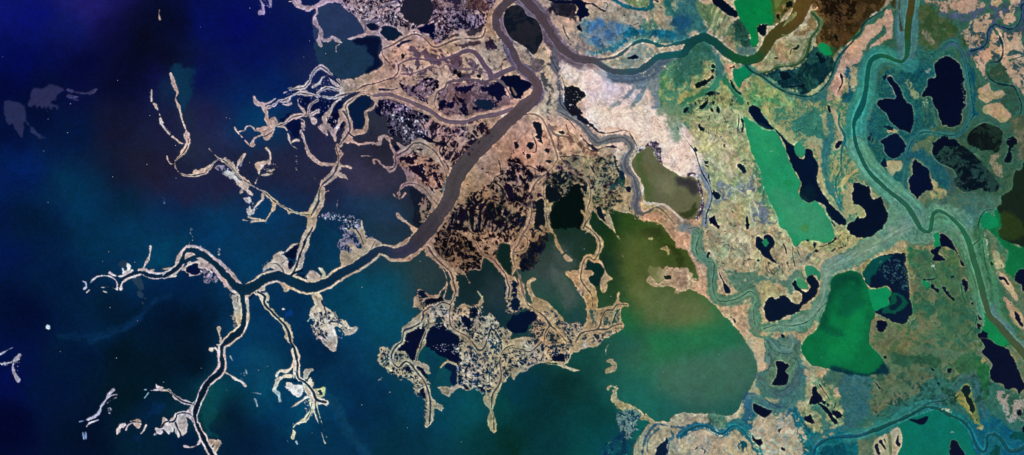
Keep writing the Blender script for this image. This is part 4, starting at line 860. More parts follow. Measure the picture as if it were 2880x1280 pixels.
parse("""
T42
P2 =b8a480,98a07c,0.36,14 f20 : 180 0 1080 0 1250 300 1200 400 1000 520 700 480 400 450 300 300 200 200
P2 =c49e80 f14 e6 : -60 60 60 80 140 200 170 380 250 450 260 620 300 750 200 680 120 630 60 620 -60 640 -60 460 60 460 150 540 110 360 40 240 -60 200
P2 =c0aa86 f14 : -300 420 60 440 150 540 100 630 0 620 -300 520
P2 =787c78,8c907c,0.4,f14 f20 : -60 -20 160 -20 200 60 180 200 260 340 300 360 250 430 160 330 120 160 60 60 -60 20
P2 =5f7c6c,4a7a60,0.42,f14 f26 : 340 400 430 430 640 450 700 440 850 500 1000 530 1100 440 1200 440 1250 520 1110 600 1080 680 1000 580 720 570 720 680 560 680 540 620 470 540 420 440
S2 =5a8068 w110>100 f26 : 160 60 150 220 220 320 290 370 290 560 310 660 350 720 440 740 560 700 680 640 760 740 720 830 720 960 780 1010
P2 =608a70,467a62,0.42,f24 f24 : 650 720 760 760 720 900 800 1030 1000 1060 1180 1050 1340 960 1450 780 1470 620 1500 480 1640 430 1718 430 T52 0 400 150 300 350 220 500 100 560 -60 260 -40 120 90 T42 1718 170 1500 290 1400 350 1390 500 1380 640 1300 760 1180 850 960 940 840 960 780 880 740 780 640 800 640 940 690 1100 780 1145 900 1145 900 1060 740 1080 640 940
P2 =c4a684,b8a07c,0.3,14 f5 e5 : 350 800 480 780 600 800 640 900 650 1020 760 1145 T43 820 0 T42 700 1145 640 1145 540 1010
P2 =a89c70 f10 : 780 560 940 600 1060 680 1180 690 1150 760 1060 720 960 690 860 710 830 780 780 760
P2 =a8a474,8c9c70,0.4,14 f10 : 1080 120 1300 220 1500 250 1640 240 1718 100 1640 0 1560 60 1500 140 1380 180 1200 140 ; 1250 300 1400 300 1340 400 1300 380
P2 =34706a f10 o0.8 : 1220 330 1260 280 1310 280 1250 340 1240 400
S2 =68806e w22 f8 : 1180 920 1220 870 1250 850
P4 =2a8c64 e2 @lagTeal : 1230 390 1300 380 1380 450 1370 530 1340 480 1250 500 1230 440
P4 =04132c e3 @lakeCurl r5 : 740 90 760 95 830 142 820 90 860 75 920 120 928 170 880 220 878 270 930 320 952 362 900 352 870 320 800 275 742 190
P4 =208058 @lakeCurl : 800 150 845 125 862 160 830 185
P4 =04132c e2 @lakeDrop r5 : 352 402 380 470 405 520 482 640 472 665 430 657 408 600 400 550 368 480
P4 =04142a e5 @lakeRag r6 : 815 790 870 712 940 722 1000 690 1080 722 1145 772 1200 712 1190 660 1120 590 1118 545 1142 535 1170 600 1240 640 1282 590 1250 540 1262 490 1310 475 1340 530 1375 560 1360 650 1290 722 1180 822 1080 882 950 932 850 937 812 850
P4 =3c9464 @inletMint e3 : 1148 510 1240 552 1272 612 1210 625 1160 585
P4 : 622 0 660 0 662 25 635 28 ; 405 25 430 25 428 40 408 40 ; 748 325 768 305 762 335 745 335 ; 860 345 872 350 866 360 ; 566 275 572 262 572 290 ; 1345 232 1372 240 1350 245 ; 1318 396 1335 400 1320 403 ; 1235 125 1265 125 1262 135 1238 135 ; 1545 35 1560 30 1555 50
S4 w13 : 1012 165 1030 200 1042 250
S4 w22>26 : 1046 345 1062 385
S4 w18>20 : 265 250 258 270 250 295
S4 w26>30 : 470 895 500 912 522 942
S4 w26 : 1002 1085 1010 1092
S4 w14>26 r3 e5 : 1540 110 1510 140 1450 175 1380 190
P4 : 1308 132 1345 150 1330 185 1315 170
S4 w20>26 e4 : 1500 235 1550 205 1612 200 1640 180
S4 w10 : 1610 150 1620 200 ; 1660 80 1662 140 ; 1640 50 1665 75 ; 940 165 945 190 ; 240 50 262 30
S4 w7 : 1108 200 1108 290 1130 390 ; 1150 225 1178 280 ; 1560 110 1600 60
S2 =c8c4a8 w13 f4 e3 : 580 -20 578 200 640 270 652 350 682 440 ; 722 -20 725 60 682 130 680 250 650 310 ; 1130 180 1250 200 ; 1110 200 1130 185 ; 310 280 320 330
S6 =3e5a48 w7 : 60 8 140 0 185 48 150 130 132 220 165 300 240 338 310 355 312 450 297 560 312 650 350 728 430 742 540 715 620 670 680 640 742 700 735 760 707 830 720 950 760 1022 830 1012 930 980 1080 990 1200 968 1290 920 1400 800 1460 740
P4 =066c3e @lakeGreen e2 : T52 -10 425 80 480 150 620 200 770 215 840 215 890 175 960 165 1100 160 1160 180 1200 270 1280 310 1340 350 1465 T53 350 312 150 345 T43 1718 330 1620 315 1500 280 1400 262 1290 235 1220 150 1190 60 T42 1250 1105 1330 1050 1372 980 1400 885 1450 770 1480 640 1500 530 1540 475 1620 450
P4 =044834 f90 o0.85 @lakeGreen : T42 1500 520 1640 460 T52 0 440 80 500 60 620 T42 1700 560 1560 640 1480 760 1450 1000 1370 1000 1450 780
P4 =077a42 f70 o0.6 @lakeGreen : T42 1550 750 T52 60 620 150 800 100 950 T53 60 60 0 160 T43 1600 120 1450 60
P4 =03283a @lakeGreen f44 o0.9 : T43 1500 262 1640 290 T53 0 310 130 330 220 285 300 200 350 315 T53 150 350 T43 1718 332 1600 315
S2 =50745a w14 f5 : T43 1200 60 1230 150 1290 225 1400 258 1500 272

T52
P2 =4a7048,8c8460,0.42,14 f24 : 560 220 850 180 1000 200 1100 400 1200 700 1250 900 1280 1145 200 1160 200 900 560 980 600 700 540 500
P2 =8a7c58,708054,0.4,14 f20 : 560 580 640 540 720 620 900 650 960 780 1050 660 1050 900 900 1020 640 1060 560 960 600 760
P2 =8a7c58,6c7850,0.4,14 f14 : 200 880 400 950 560 1000 640 1145 160 1160 180 960
P2 =146c48,2a7850,0.4,20 f14 : 540 220 700 230 780 280 700 410 600 420 550 320
P2 =387048,6c8454,0.4,f14 f20 : 700 240 1030 240 1060 420 900 560 700 500 660 430
P2 =3a6c4c,4c7850,0.4,f14 f20 : 850 700 1000 760 1020 950 850 940
P2 =b89c6c f6 e6 : 600 180 700 195 800 170 830 200 780 270 700 230
P2 =a89868,5c7c50,0.35,14 f6 : 850 260 870 170 930 190 1000 210 930 230 960 330 920 360 800 350 780 310 900 300
P2 =a8a070,90945c,0.4,14 f6 : 100 440 60 430 160 330 280 270 380 225 450 225 520 230 560 420 610 420 660 520 580 540 560 620 530 600 540 420 500 300 400 260 260 290 150 380
P2 =8c9c8c,40684c,0.4,8 f8 : 560 460 600 470 600 540 570 560 ; 520 940 620 900 620 1010 560 1010
P4 =04162e @lakeSpeck e4 r4 : 100 450 150 380 250 295 400 255 510 265 520 380 552 500 562 700 600 860 565 900 510 970 380 940 270 880 210 842 300 800 358 765 352 720 384 660 335 592 250 605 158 592 112 520
P4 =044a46 f20 @lakeSpeck : 100 450 150 385 250 300 400 268 400 300 330 340 250 400 220 470 175 480 165 580 130 540
P4 =085a42 f24 o0.8 @lakeSpeck : 390 660 470 680 540 760 500 820 420 860 320 870 290 830 370 780 380 720
P4 =041c2e f16 o0.9 @lakeSpeck : 440 690 480 740 450 800 400 820 370 800 430 760
K8 n150 s1.8 =3c6c70 : 250 350 420 290 540 430 560 640 420 600 300 480 250 440
K8 n40 s1.3 =5c8c80 : 520 300 560 480 580 620 540 620 500 400
P4 =0a8c56 @lagBright e2 : 150 630 200 620 280 610 330 590 382 655 352 720 362 770 300 802 220 842 192 800 170 700
P3 =a09868 f4 : 200 608 300 592 280 620 220 625
P4 =0a8454 f4 @lagSmallG : 800 60 860 40 882 170 830 202 798 150 808 100
P4 r3 @pondHook e4 : 785 235 830 205 875 190 855 270 925 320 910 342 850 332 800 318 815 280
P4 r3 @lakeScythe e3 : 868 60 930 72 980 130 1020 200 1050 250 1075 310 1110 360 1102 385 1072 350 1050 270 1000 225 940 190 880 180
P4 r3 : 1102 510 1150 560 1158 625 1128 632 1105 570 ; 1165 680 1188 700 1206 800 1182 780 ; 880 590 920 600 965 665 1012 720 1012 752 960 712 915 660 ; 770 550 830 590 872 620 852 660 790 622
S4 w16>8 e4 : 710 525 760 525 812 515
P4 =108650 @pondJade : 700 542 768 550 770 612 725 605
S4 w10>22 r3 : 1245 860 1260 890 1272 918
P4 : 242 948 320 945 305 1055 250 1042
P4 : 972 480 1012 478 1015 500 980 505 ; 785 755 800 755 805 790 ; 1255 978 1265 980 1264 1018 1256 1010
P4 r4 : 1268 1070 1320 1048 1370 1090 1392 1145 T53 1380 10 1300 10 T52 1280 1120
S4 w24>30 r3 : 1480 508 1530 525 1555 572
S4 w24>34 e4 r3 : 1625 850 1660 920 1702 985
P4 r3 @lakeEdge : 1620 530 1650 450 1718 415 1800 400 1800 640 1718 632 1690 618 1690 572
P2 =42704c,2c6448,0.4,f14 f20 : 1040 -40 1320 -60 1340 200 1420 480 1560 700 1700 1145 1500 1145 1380 900 1280 600 1150 200
S2 =487c62 w170 f24 : 1000 0 1100 100 1150 280 1200 480 1250 660 1310 860
S2 =3a7054 w90 f20 : 1290 0 1300 300 1360 450 1420 600 1440 800
P2 =3c6c54,5c8068,0.35,14 f14 : 1440 60 1520 200 1600 400 1560 420 1480 240
P2 =b0a888,98a080,0.3,8 f6 e5 : 1370 410 1372 320 1410 330 1400 240 1460 270 1520 400
P2 =bca684 f4 e4 @sandbarE : 1388 430 1460 440 1560 515 1620 620 1652 700 1630 742 1560 655 1480 545 1420 490
P2 =b4987c,9c8c68,0.35,14 f6 e5 : 1510 720 1540 700 1620 780 1718 900 1718 1030 1600 940 1545 830
P4 =06121c : 1380 345 1395 348 1400 370 1388 365 ; 1480 362 1498 370 1502 395 1488 388 ; 1575 760 1588 770 1585 785
P2 =d0b090 f4 : 1330 190 1350 200 1360 290 1342 285 ; 1355 540 1370 560 1382 630 1368 620
P2 =a89074,5c7850,0.4,8 f6 : 1420 880 1480 870 1530 960 1500 960
P2 =a08c68 f6 e5 : 1230 820 1260 860 1310 900 1290 1050 1240 1070 1210 1040 1250 980 1260 920
P2 =a08c68 f8 : 1080 380 1120 390 1130 500 1190 660 1210 800 1190 690 1110 640 1100 500
P4 =0f8048 @lagJadeS f10 : 1310 850 1380 900 1460 1000 1560 1145 T53 1500 60 1400 20 T52 1380 1145 1360 1050 1310 1020 1330 940
K8 n16 s1.6 =e8dcc0 : 1320 20 1380 270 1340 280 1320 100
S6 =2c5c44 w6 : 1280 0 1300 80 1190 185 ; 1290 120 1310 260 1340 420 1390 490 ; 1080 560 1100 700 1180 830 1240 900 1200 1000 1140 1080 ; 560 340 640 430 700 400
P2 =7c8458,90885c,0.4,8 f8 : 960 400 1010 400 1020 450 960 550 940 480
K8 n8 s2 =e0e0c0 : 780 380 820 380 820 420 780 420

T43
P2 =3a6c68,4e7e76,0.45,f14 f26 : 740 0 1180 0 1200 160 1260 300 1250 480 1180 620 1100 700 820 760 600 860 560 760 640 560 740 400
P2 =5c8070,486e5c,0.45,f14 f20 : 820 0 1160 0 1180 140 1160 320 1080 480 920 480 840 420 880 200 840 140
P2 =c4ae8e,b8a484,0.3,14 f5 e5 : 640 -20 820 -20 808 200 858 262 760 312 742 200 710 110
P2 =a09c80 f12 : 650 500 740 450 800 540 860 570 900 590 960 580 990 590 940 612 840 590 740 550
P2 =1a5a72,2c6c74,0.4,20 f26 : 450 800 700 720 720 860 900 860 1100 650 1160 680 1000 830 800 900 660 950 500 860
P2 =30607a f24 : 620 520 680 520 690 620 660 760 620 760
P2 =b4a286,98988a,0.36,14 f10 e6 : -60 970 120 895 240 882 340 950 450 930 560 920 640 1000 560 1060 640 1160 -60 1160
P2 =b4a284,98a080,0.3,14 f8 e5 : 40 880 100 760 200 755 290 800 290 850 200 850 60 920
P2 =5c7c68,3a6458,0.4,14 f10 : 250 740 460 740 440 840 330 860
P2 =b0a08a,90a094,0.38,8 f10 e8 : 640 910 750 850 880 860 940 830 1050 750 1110 695 1150 800 1190 960 1240 1160 800 1160 720 1030
P2 =a0a27c,5c8468,0.34,14 f14 : 1190 720 1260 620 1250 420 1350 350 1450 290 1520 400 1640 540 1690 740 1640 880 1500 880 1380 940 1260 850
P2 =3a6c68,4c7c68,0.5,f14 f12 : 1240 690 1320 630 1400 660 1460 800 1540 860 1400 880 1380 740 1300 700
P2 =c0a078 f10 : 1230 290 1300 330 1350 400 1320 410 1240 330 ; 1340 310 1420 285 1450 340 1380 360 1340 350
P2 =345f54,4a705c,0.5,f14 f24 : 1420 400 1500 290 1718 340 1718 820 1660 700 1600 520 1460 440
P2 =b0a082 f8 : 1460 440 1600 520 1640 560 1560 560
P2 =0e5e68,1c6c74,0.5,20 f26 : 1140 700 1200 760 1250 880 1400 940 1718 860 1718 1160 1230 1160 1180 950
P2 =0c4a5a f20 : 1400 1080 1500 1040 1620 1060 1620 1145 1400 1145
S2 =1b5e72 w56 f14 : -20 940 60 880 150 850 250 860 330 910 420 930 510 860 580 880 650 960 720 1060 790 1160
S6 =12505c w14>8 : -20 950 60 890 150 852 250 858 320 905 400 930 480 860 540 850 600 890
P2 =0c4c60 f8 e6 : 550 1010 640 1000 640 1130 570 1060
S2 =1c6070 w90>60 f24 : 1130 700 1180 850 1230 980 1300 1060
S6 =105064 w26>40 : 1310 1160 1340 1060 1450 980 1600 955 1718 955 T53 100 935 200 890
S2 =2c7078 w60 f14 : 1240 1000 1330 1000 1450 920 1600 880 1718 880 T53 100 880
P4 r5 e3 @lakeBear : 940 210 1000 198 1030 230 1072 240 1040 300 1066 330 1040 422 950 452 888 432 930 362 950 300
P4 r5 e2 @lakeBean : 710 620 760 642 850 680 902 700 862 750 822 772 760 742 712 680
P4 r4 e3 @lakeTear : 1300 470 1340 447 1370 512 1406 572 1368 620 1280 634 1300 540
P4 r4 e3 : 1220 768 1262 742 1295 725 1308 780 1325 820 1300 830 1240 800
P4 e6 : 1520 710 1572 695 1615 720 1612 768 1560 765 1520 740
P4 r4 e3 : 690 915 730 980 790 978 800 1030 762 1047 702 985
S4 w18>34 e4 : 1370 630 1430 670 1480 740 1535 815
S4 w9 : 1360 412 1420 500 1475 582 ; 1538 620 1525 665
P4 : 958 885 980 880 985 930 958 930 ; 1410 605 1432 610 1422 630 ; 558 700 580 700 576 718 560 718 ; 1638 742 1655 742 1652 756 ; 1220 700 1232 705 1226 716 ; 1456 625 1475 632 1462 642 ; 285 1038 298 1040 292 1050
S4 w16 e6 : 120 1090 150 1065 ; 190 1075 225 1100 200 1145
S4 w24 : 1002 1085 1016 1090
S6 =94a494 w5 : 1250 280 1340 400
S2 =30585c w10 f4 e1 : 770 360 780 420 840 480 960 500 1060 460 1110 380 1170 300 1160 200 1120 170 ; 660 520 760 560 840 640 920 670 1040 660 1100 600 ; 880 110 880 180 860 280 800 350
P2 =a09c7c f6 : 650 820 700 800 700 815 670 828 ; 540 700 600 665 625 700 620 740 560 735

T53
P2 =2a6458,3c7062,0.45,f14 f26 : -60 350 200 350 350 310 900 250 1280 300 1400 400 1718 560 1718 1160 1240 1160 1100 850 700 680 -60 900
P2 =2c6068,3c6c70,0.45,f14 f20 : -100 350 160 360 190 500 170 700 160 760 -100 850
P2 =6c7058,5c6c4e,0.42,14 f14 : 180 390 350 330 600 250 700 300 840 330 700 440 650 530 400 640 210 740 170 700 190 500
P2 =0e4434,225c40,0.4,20 f30 : 340 100 600 130 850 130 880 220 800 270 600 250 400 220
P2 =7a7450,44643c,0.42,14 f16 : 150 0 580 -10 560 130 400 110 340 200 260 150 ; 700 0 1310 -10 1250 100 1010 130 960 60 900 90
P2 =7c7c58,3c6848,0.45,14 f16 : 900 220 1000 180 1050 330 980 390 930 310 ; 1100 200 1220 220 1200 260 1110 250
P2 =1f5f3c,2c6c44,0.5,14 f20 : 1050 130 1260 130 1380 250 1380 400 1300 600 1200 350 1060 300
P2 =54705e f10 : 700 230 750 240 740 280 700 270
P2 =a09c92,2c5c4c,0.5,14 f14 : 1420 500 1560 490 1720 560 1718 800 1560 780 1500 640
P2 =10586e,1a6470,0.45,20 f30 : 1280 650 1450 760 1560 900 1718 900 1718 1160 1240 1160 1180 980 1200 820
P2 =0d4a44 f24 : 1560 940 1700 900 1718 1000 1600 1000 ; 1390 1050 1450 1040 1480 1145 1390 1145
P2 =8c8c50,607848,0.4,14 f6 e5 @islandTri : 1020 575 1060 500 1150 418 1205 560 1260 730 1295 850 1230 830 1190 740 1100 660
P4 =051a20 e5 @pondSword : 1100 460 1165 445 1160 540 1210 660 1205 725 1165 650 1120 550
P4 =051a20 : 1020 575 1055 545 1045 565 1030 580 ; 1230 778 1250 778 1250 795 1232 795 ; 1165 1145 1180 1130
P2 =9c9868 f5 : 1230 850 1300 860 1290 890 1250 880
P4 r4 e4 @lakeBigSE : 1290 -20 1380 -10 1450 40 1540 78 1600 150 1652 260 1700 380 1720 460 1665 542 1620 480 1540 490 1490 430 1390 395 1374 300 1392 240 1352 180 1282 110 1312 60
P3 =a8946c f5 : 1280 120 1350 190 1392 240 1376 250 1330 210 1280 190
P4 =02705e @lagSouth e2 : 450 840 700 725 830 690 950 750 1050 800 1150 920 1200 1050 1235 1180 440 1180 490 1040 480 900
P4 @lakeS2 r4 : 970 1040 1000 998 1050 1010 1110 1112 1102 1160 980 1160 966 1090
P4 e2 : 556 782 640 790 745 758 722 822 680 842
P2 =b8ac8c,a8a07c,0.35,14 f4 e4 @islandSandA : 370 910 430 858 480 895 500 980 480 1060 440 1160 390 1160 385 1000
P2 =b4a888,a0a07c,0.4,14 f4 e4 @islandSandB : 195 1040 250 975 320 932 352 960 352 1160 222 1160
S4 w14>30 : 448 955 440 1010 455 1040
S4 w26>30 : 272 1005 300 1050 318 1082
S4 w34 : 235 1050 248 1100 258 1130
S4 w12 : 310 985 325 1020 ; 200 400 235 430 265 475
S4 w14 : 780 268 805 292
P4 e4 : 285 150 330 128 342 170 300 182
P4 : 950 280 970 280 960 296 ; 845 402 858 402 854 426 845 424 ; 205 530 222 545 210 558
P4 @lakeDot r4 : 1640 690 1670 672 1702 690 1700 740 1670 752 1640 730 
P4 @lakeCorner r3 : 1800 830 1718 850 1685 880 1718 920 1800 940
S2 =1a6664 w110>80 f26 : 250 890 400 830 550 760 700 680 850 680 1000 740 1100 800 1170 900
S2 =2f6c66 w60 f20 : 330 700 480 700 620 640 760 590 880 560 1000 470 1120 380 1200 400 1260 600
S6 =0f4c48 w36>22 : T53 150 915 250 880 400 815 550 750 640 700 740 660 850 678 960 740 1060 780 1130 830
S6 =104c50 w22>40 : 1120 820 1180 900 1215 1000 1250 1070 1310 1110 1340 1060 1345 960 1390 930 1460 960 1520 1040 1560 1095 1640 1100 1730 1050
S6 =1c5650 w16 : 640 690 760 620 860 600 920 590
S2 =466a70 w40 f16 : 1130 350 1180 380 1220 300 1250 420
K8 n24 s1.8 =dcdca0 : 870 670 960 680 1000 720 900 700
K8 n10 s1.3 =d8e0c0 : 980 900 1010 910 1010 925 980 920

# ---------------- outer bird-foot of the delta, open sea on the left
T00
P5 =34365e f24 o0.8 @shoalB e5 : 300 940 330 900 400 892 450 885 480 850 540 850 600 880 638 912 600 945 580 985 520 1030 560 1060 585 1090 570 1118 545 1080 530 1110 510 1115 482 1080 475 1125 455 1105 445 1070 420 1110 402 1070 372 1095 350 1062 300 1080 280 1050 292 1000
S5 =36365a w34>20 f12 o0.9 @shoalB : 680 965 740 975 800 970
S5 =36365a w30>30 f12 o0.9 @shoalB : 690 905 760 925 850 940 920 925 965 895
S5 =30305a w14 f10 o0.8 @shoalB : 740 1000 780 1002
P5 =30365c f24 o0.8 @shoalA e5 : 40 1025 150 1030 240 1080 262 1160 300 1250 350 1292 400 1338 458 1388 440 1402 410 1405 360 1375 310 1330 285 1272 245 1240 240 1290 230 1350 215 1372 190 1345 150 1300 125 1250 90 1262 60 1220
S5 w12>12 e6 @spitNW : 1525 905 1526 960 1526 1015
S5 w14>32 e5 @spitNW : 1552 1045 1580 1090 1600 1130 T01 1612 20 1622 90
S5 w14>10 e5 @spitNW : T01 1630 110 1670 160 1705 205 ; 1605 100 1600 140 1610 195
S5 w16>12 e4 @spitNW : T01 1680 425 1692 470 1718 505 T11 40 500
K8 n14 s1.3 =e8e0f0 : T00 1515 930 1540 930 1535 1010 1515 1010 ; T01 1590 20 1620 20 1720 200 1700 210 1600 90
K8 n10 s1.6 =5c5c8c : T01 1640 840 1680 840 1680 900 1640 900
T11
S5 w14>24 e4 @spitNW : 100 0 122 80 150 150 165 215
S5 w16>12 e4 @spitNW : 20 230 60 260 90 290 150 305
S5 w60>30 e3 @spitNW : 160 215 172 270 160 330 120 390 85 440
V5 c8 l34 @spitNW : 168 230 178 290 155 350 110 410 60 460 42 490 50 540 85 590 140 618 220 622 300 608 360 590 410 530 450 475 495 458 545 478 600 530 660 600 720 655 790 700 860 745 950 795 1050 885 1150 945 1250 990 1330 1012 1400 1018
S5 w36>22 e5 @spitNW : 250 595 330 570 400 520 450 470 ; 520 470 580 480 640 540 700 620 780 680 ; 1200 980 1300 1000 1400 1000
S5 w22>10 e7 @spitNW : 470 440 430 400 385 350
P5 e8 @spitNW : 400 480 430 455 480 430 560 460 640 500 680 560 700 600 640 560 560 480 470 460 430 500
P5 e8 =b8a89c @spitNW : 530 620 560 570 620 570 680 640 760 690 790 740 800 780 815 810 770 795 740 760 700 800 700 740 650 690 640 640
P5 e6 =8c8090,1c1c40,0.5,8 @spitNW : 440 540 500 510 560 520 600 560 560 580 480 560
K8 n70 s1.7 =f0e8ee : 500 530 620 570 700 660 720 760 640 690 520 620
S5 w36>14 e8 @spitNW : 660 560 680 500 720 440 752 400
K8 n30 s1.4 =dcd4ec : 640 540 740 410 760 430 690 560
S5 w30>14 e4 @spitNW : 850 700 880 640 890 600 880 560
P5 e4 @spitNW : 850 510 880 485 930 470 970 480 960 510 900 540 890 570 865 550
S5 w30>44 e4 @spitNW : 965 345 1000 390 1005 440 990 495
S5 w34>6 e4 @spitNW : 890 625 960 610 1040 600 1100 560
P5 e6 @spitNW : 970 580 1000 540 1060 540 1060 580 1010 600
K8 n30 s1.4 =d4cce4 : 900 500 1070 500 1070 580 920 560
S5 w22>14 e5 @spitNW : 925 810 925 860 880 900 840 950 
P5 e7 =c8bcb4 @spitNW : 740 850 790 850 815 900 820 950 855 950 830 1000 780 1020 765 980 780 920
S5 w34>26 e5 @spitNW : 1050 900 1040 950 1000 1010 960 1070
S5 w24>12 e6 @spitNW : 960 1078 880 1075 800 1080 730 1065 ; 800 1100 850 1080 920 1080 ; 960 1070 960 1115
S5 w20 e6 @spitNW : 780 1040 830 1055 900 1060
K8 n30 s1.4 =e4e0ec : 770 860 840 900 850 1000 790 1040
V5 c14 l70 : 1410 1030 1440 980 1485 890 1492 820 1500 760 1540 700 1600 650 1645 600 1672 540 1690 480 1690 420 1665 340 1718 300 T21 0 290 40 240 80 180 85 120 70 60 40 0 T20 20 1120
S5 w90>80 e3 : 1410 1140 1440 1000 1500 880 1520 760
V5 c10 l80 : 1420 1010 1445 960 1490 880
S6 =02203c w12 : 1430 1145 T12 1340 150
S5 w30>24 e5 : 1645 505 1580 505 1500 500 1430 440 1380 380 1350 280 1325 190
K8 n30 s1.3 =dcd4e4 : 1320 180 1400 400 1500 480 1500 510 1380 400
S5 w30>16 e4 : 1690 510 1740 525 T21 60 525 100 545
S5 w34>20 e5 : 1660 590 1718 625 T21 30 630 65 660
S5 w14 : 1545 790 1590 775
S5 w14>14 e8 =8c88a0 : 1680 870 1670 950
S5 w36>30 e4 : 960 0 965 60 1000 120 1060 125
P5 e5 : 1000 60 1040 40 1080 80 1060 150 1000 240 950 270 920 230 850 260 840 330 790 320 830 240 900 200 850 170 870 140 930 130 1030 120
S5 w22>14 e6 : 850 170 810 125 760 130 750 160 ; 850 310 800 320 750 270 ; 720 235 660 170 645 140 ; 690 180 740 170
V5 c7 l40 : 1060 125 1150 95 1220 40 1300 15 1400 10 1480 -30
S6 =141c3c w6 : 860 250 960 220 1040 170 ; 880 190 960 170
S5 w34>28 e5 : 1080 130 1150 140 1180 200 1190 260 1215 310
S5 w24>10 e7 : 1215 290 1260 260 1290 270 ; 1220 320 1270 350
P5 e8 =L,202448,0.35,8 : 1240 150 1290 110 1310 50 1360 100 1370 160 1320 180 1260 220
P3 =20244a,8c84a0,0.45,8 @sea f10 : 1200 60 1300 40 1300 120 1220 150
P5 e5 : 1400 20 1460 60 1450 100 1400 60
P5 e5 : 1490 130 1530 100 1540 40 1580 -10 1600 20 1570 80 1560 140 1578 215 1540 190
P4 =04072a @sea f8 e6 : 1590 20 1718 -10 1760 60 1700 160 1660 220 1600 150
S5 w30>34 e5 : 1590 120 1630 200 1660 270 ; 1640 200 1700 90 1730 30
K8 n40 s1.5 =d8d0ec : 1580 30 1718 10 1700 200 1620 230
P3 =04103c @sea f20 : 1100 60 1240 20 1300 150 1240 260 1180 180
K8 n12 s1.2 =c8c4dc : 1265 400 1280 560 1310 620 1260 560
P5 e10 =8c88a4,0c2c4c,0.6,r8 : 1490 1060 1500 1010 1580 990 1718 1000 T21 0 1000 100 1010 180 1060 210 1145 T22 240 40 240 90 330 100 400 160 440 180 380 190 280 260 180 330 60 390 0 400 T12 1718 400 T12 1700 180 T12 1710 40 T11 1718 1060 1600 1040
P2 =0a2e50 @sea f20 e6 : T21 -120 1060 0 1040 120 1060 190 1145 T22 210 40 150 80 60 90 -60 40
K8 n90 s1.6 =d4d8e8 : T11 1480 1010 1600 990 T21 0 1010 150 1030 190 1145 T22 150 60 60 40 T11 1718 1080 1560 1060
T21
P5 e4 : 190 1060 215 1070 220 1120 T22 240 60 250 100 340 110 420 170 380 190 300 230 240 280 160 330 0 390 0 240 100 240 60 150 130 180 200 200 150 60 100 0 T21 100 1145 T22 60 40 T22 180 0
P2 =041440 f8 e8 @sea : T22 60 90 130 90 180 160 170 210 90 170 50 140
P2 =08103a f8 e8 @sea : T22 0 330 60 340 60 380 0 390
S6 =10243c w14>8 : T22 140 0 190 80 215 150 240 215 ; 70 190 120 230 190 240 ; 290 215 320 150 350 130
V5 c12 l56 : T21 790 290 720 302 660 360 590 402 540 432 548 490 525 545 490 560
V5 c10 l60 : T21 790 290 860 320 940 380 1000 470 1040 560 1062 640
S6 =06081c w10 : 1030 470 1060 510 1082 560
S5 w38>30 e4 : 548 415 500 330 480 260 430 222 390 250 380 300 300 292 200 308 130 288 80 262 0 300
S5 w30>24 e4 : 520 550 470 545 410 520 370 470 330 460 330 490
S5 w8>5 e3 : 200 425 250 422 310 430
S5 w20>30 e5 : 500 240 560 290 620 340
S5 w46>36 e3 : 60 280 120 200 170 188 220 180 255 120 260 60 245 -10
P4 =090c22 e6 : 525 310 600 340 570 370 530 360
V5 c8 l50 : 580 850 580 790 620 720 680 700 760 708 830 750 900 835 960 905
S5 w14>26 e4 : 525 810 550 840 600 850 640 800
S5 w14>30 e5 : 560 1010 590 1050 650 1090 720 1145 T22 740 30 
S5 w20>24 e5 : T22 700 0 740 60 680 130 650 170 600 205 520 210 430 185
P3 =131b2b @sea f16 e6 : 690 760 800 790 900 890 860 1000 780 1145 720 1100 730 950
P3 =L,0a0c20,0.45,8 f6 : 790 880 850 840 900 900 890 960 820 1080
P3 =5c5468,04081e,0.6,r8 f6 e6 : 480 0 950 0 900 60 1000 240 900 250 760 240 640 320 600 240 480 200
P3 =9c8080,0c0a22,0.34,r8 f8 : 800 90 1000 60 1250 130 1150 240 1040 290 950 260 850 190
P2 =a88c74,8c7a70,0.45,8 f16 : 600 80 720 80 700 200 500 190 560 160
K8 n90 s1.9 =e8e8f4 : 490 0 640 0 900 80 860 240 640 310 620 200 500 100
P3 =a07c6c,140c24,0.4,r14 f8 : 590 430 750 420 830 400 920 470 1000 560 1030 660 1000 740 900 760 780 640 700 560 600 530
P4 =140c22 e6 @poolA : 690 540 760 515 820 510 832 600 870 680 780 640 720 590
P4 =140c22 e7 : 580 440 680 430 760 420 770 462 700 470 640 460 600 482
P4 =140c22 e3 : 922 590 950 580 965 640 1002 720 985 742 932 650 ; 750 352 830 350 830 368 772 375 ; 870 712 920 750 942 805 905 780 ; 990 770 1015 770 1012 800 ; 1195 930 1230 980 1252 1050 1200 1090 1180 1060 ; 1375 940 1440 890 1452 912 1400 962 ; 1650 700 1718 740 1718 880 1690 860 1660 780 ; 1660 560 1718 570 1718 600 1680 600
K8 n30 s1.3 =d8d0d8 : 600 420 900 420 1000 740 700 600
P2 =5c6a68 f8 : 1020 690 1070 690 1050 770 1020 780
S6 =06081e w30>12 e5 : 790 190 850 240 920 280 1000 298 1040 300
S6 =06081e w14>7 e3 : 1000 298 1070 285 1110 222 1180 232 1250 168
S6 =06081e w34>12 e5 : 1040 300 1030 340 1020 395
S6 =06081c w10 : 780 70 830 130 832 200 ; 990 120 952 170 960 225 ; 995 400 990 350 1030 310 ; 1260 710 1280 720
P3 =L,0c0e18,0.5,r14 e6 f8 : 1180 920 1300 820 1460 870 1600 860 1718 900 1718 1160 1020 1160 1100 1040
P3 =947c66,14121a,0.5,s16 f8 : 1140 1040 1300 900 1480 880 1600 1000 1718 940 1718 1160 1060 1160
S6 =0c1018 w14>8 : 1530 682 1600 730 1645 820 1700 900 ; 
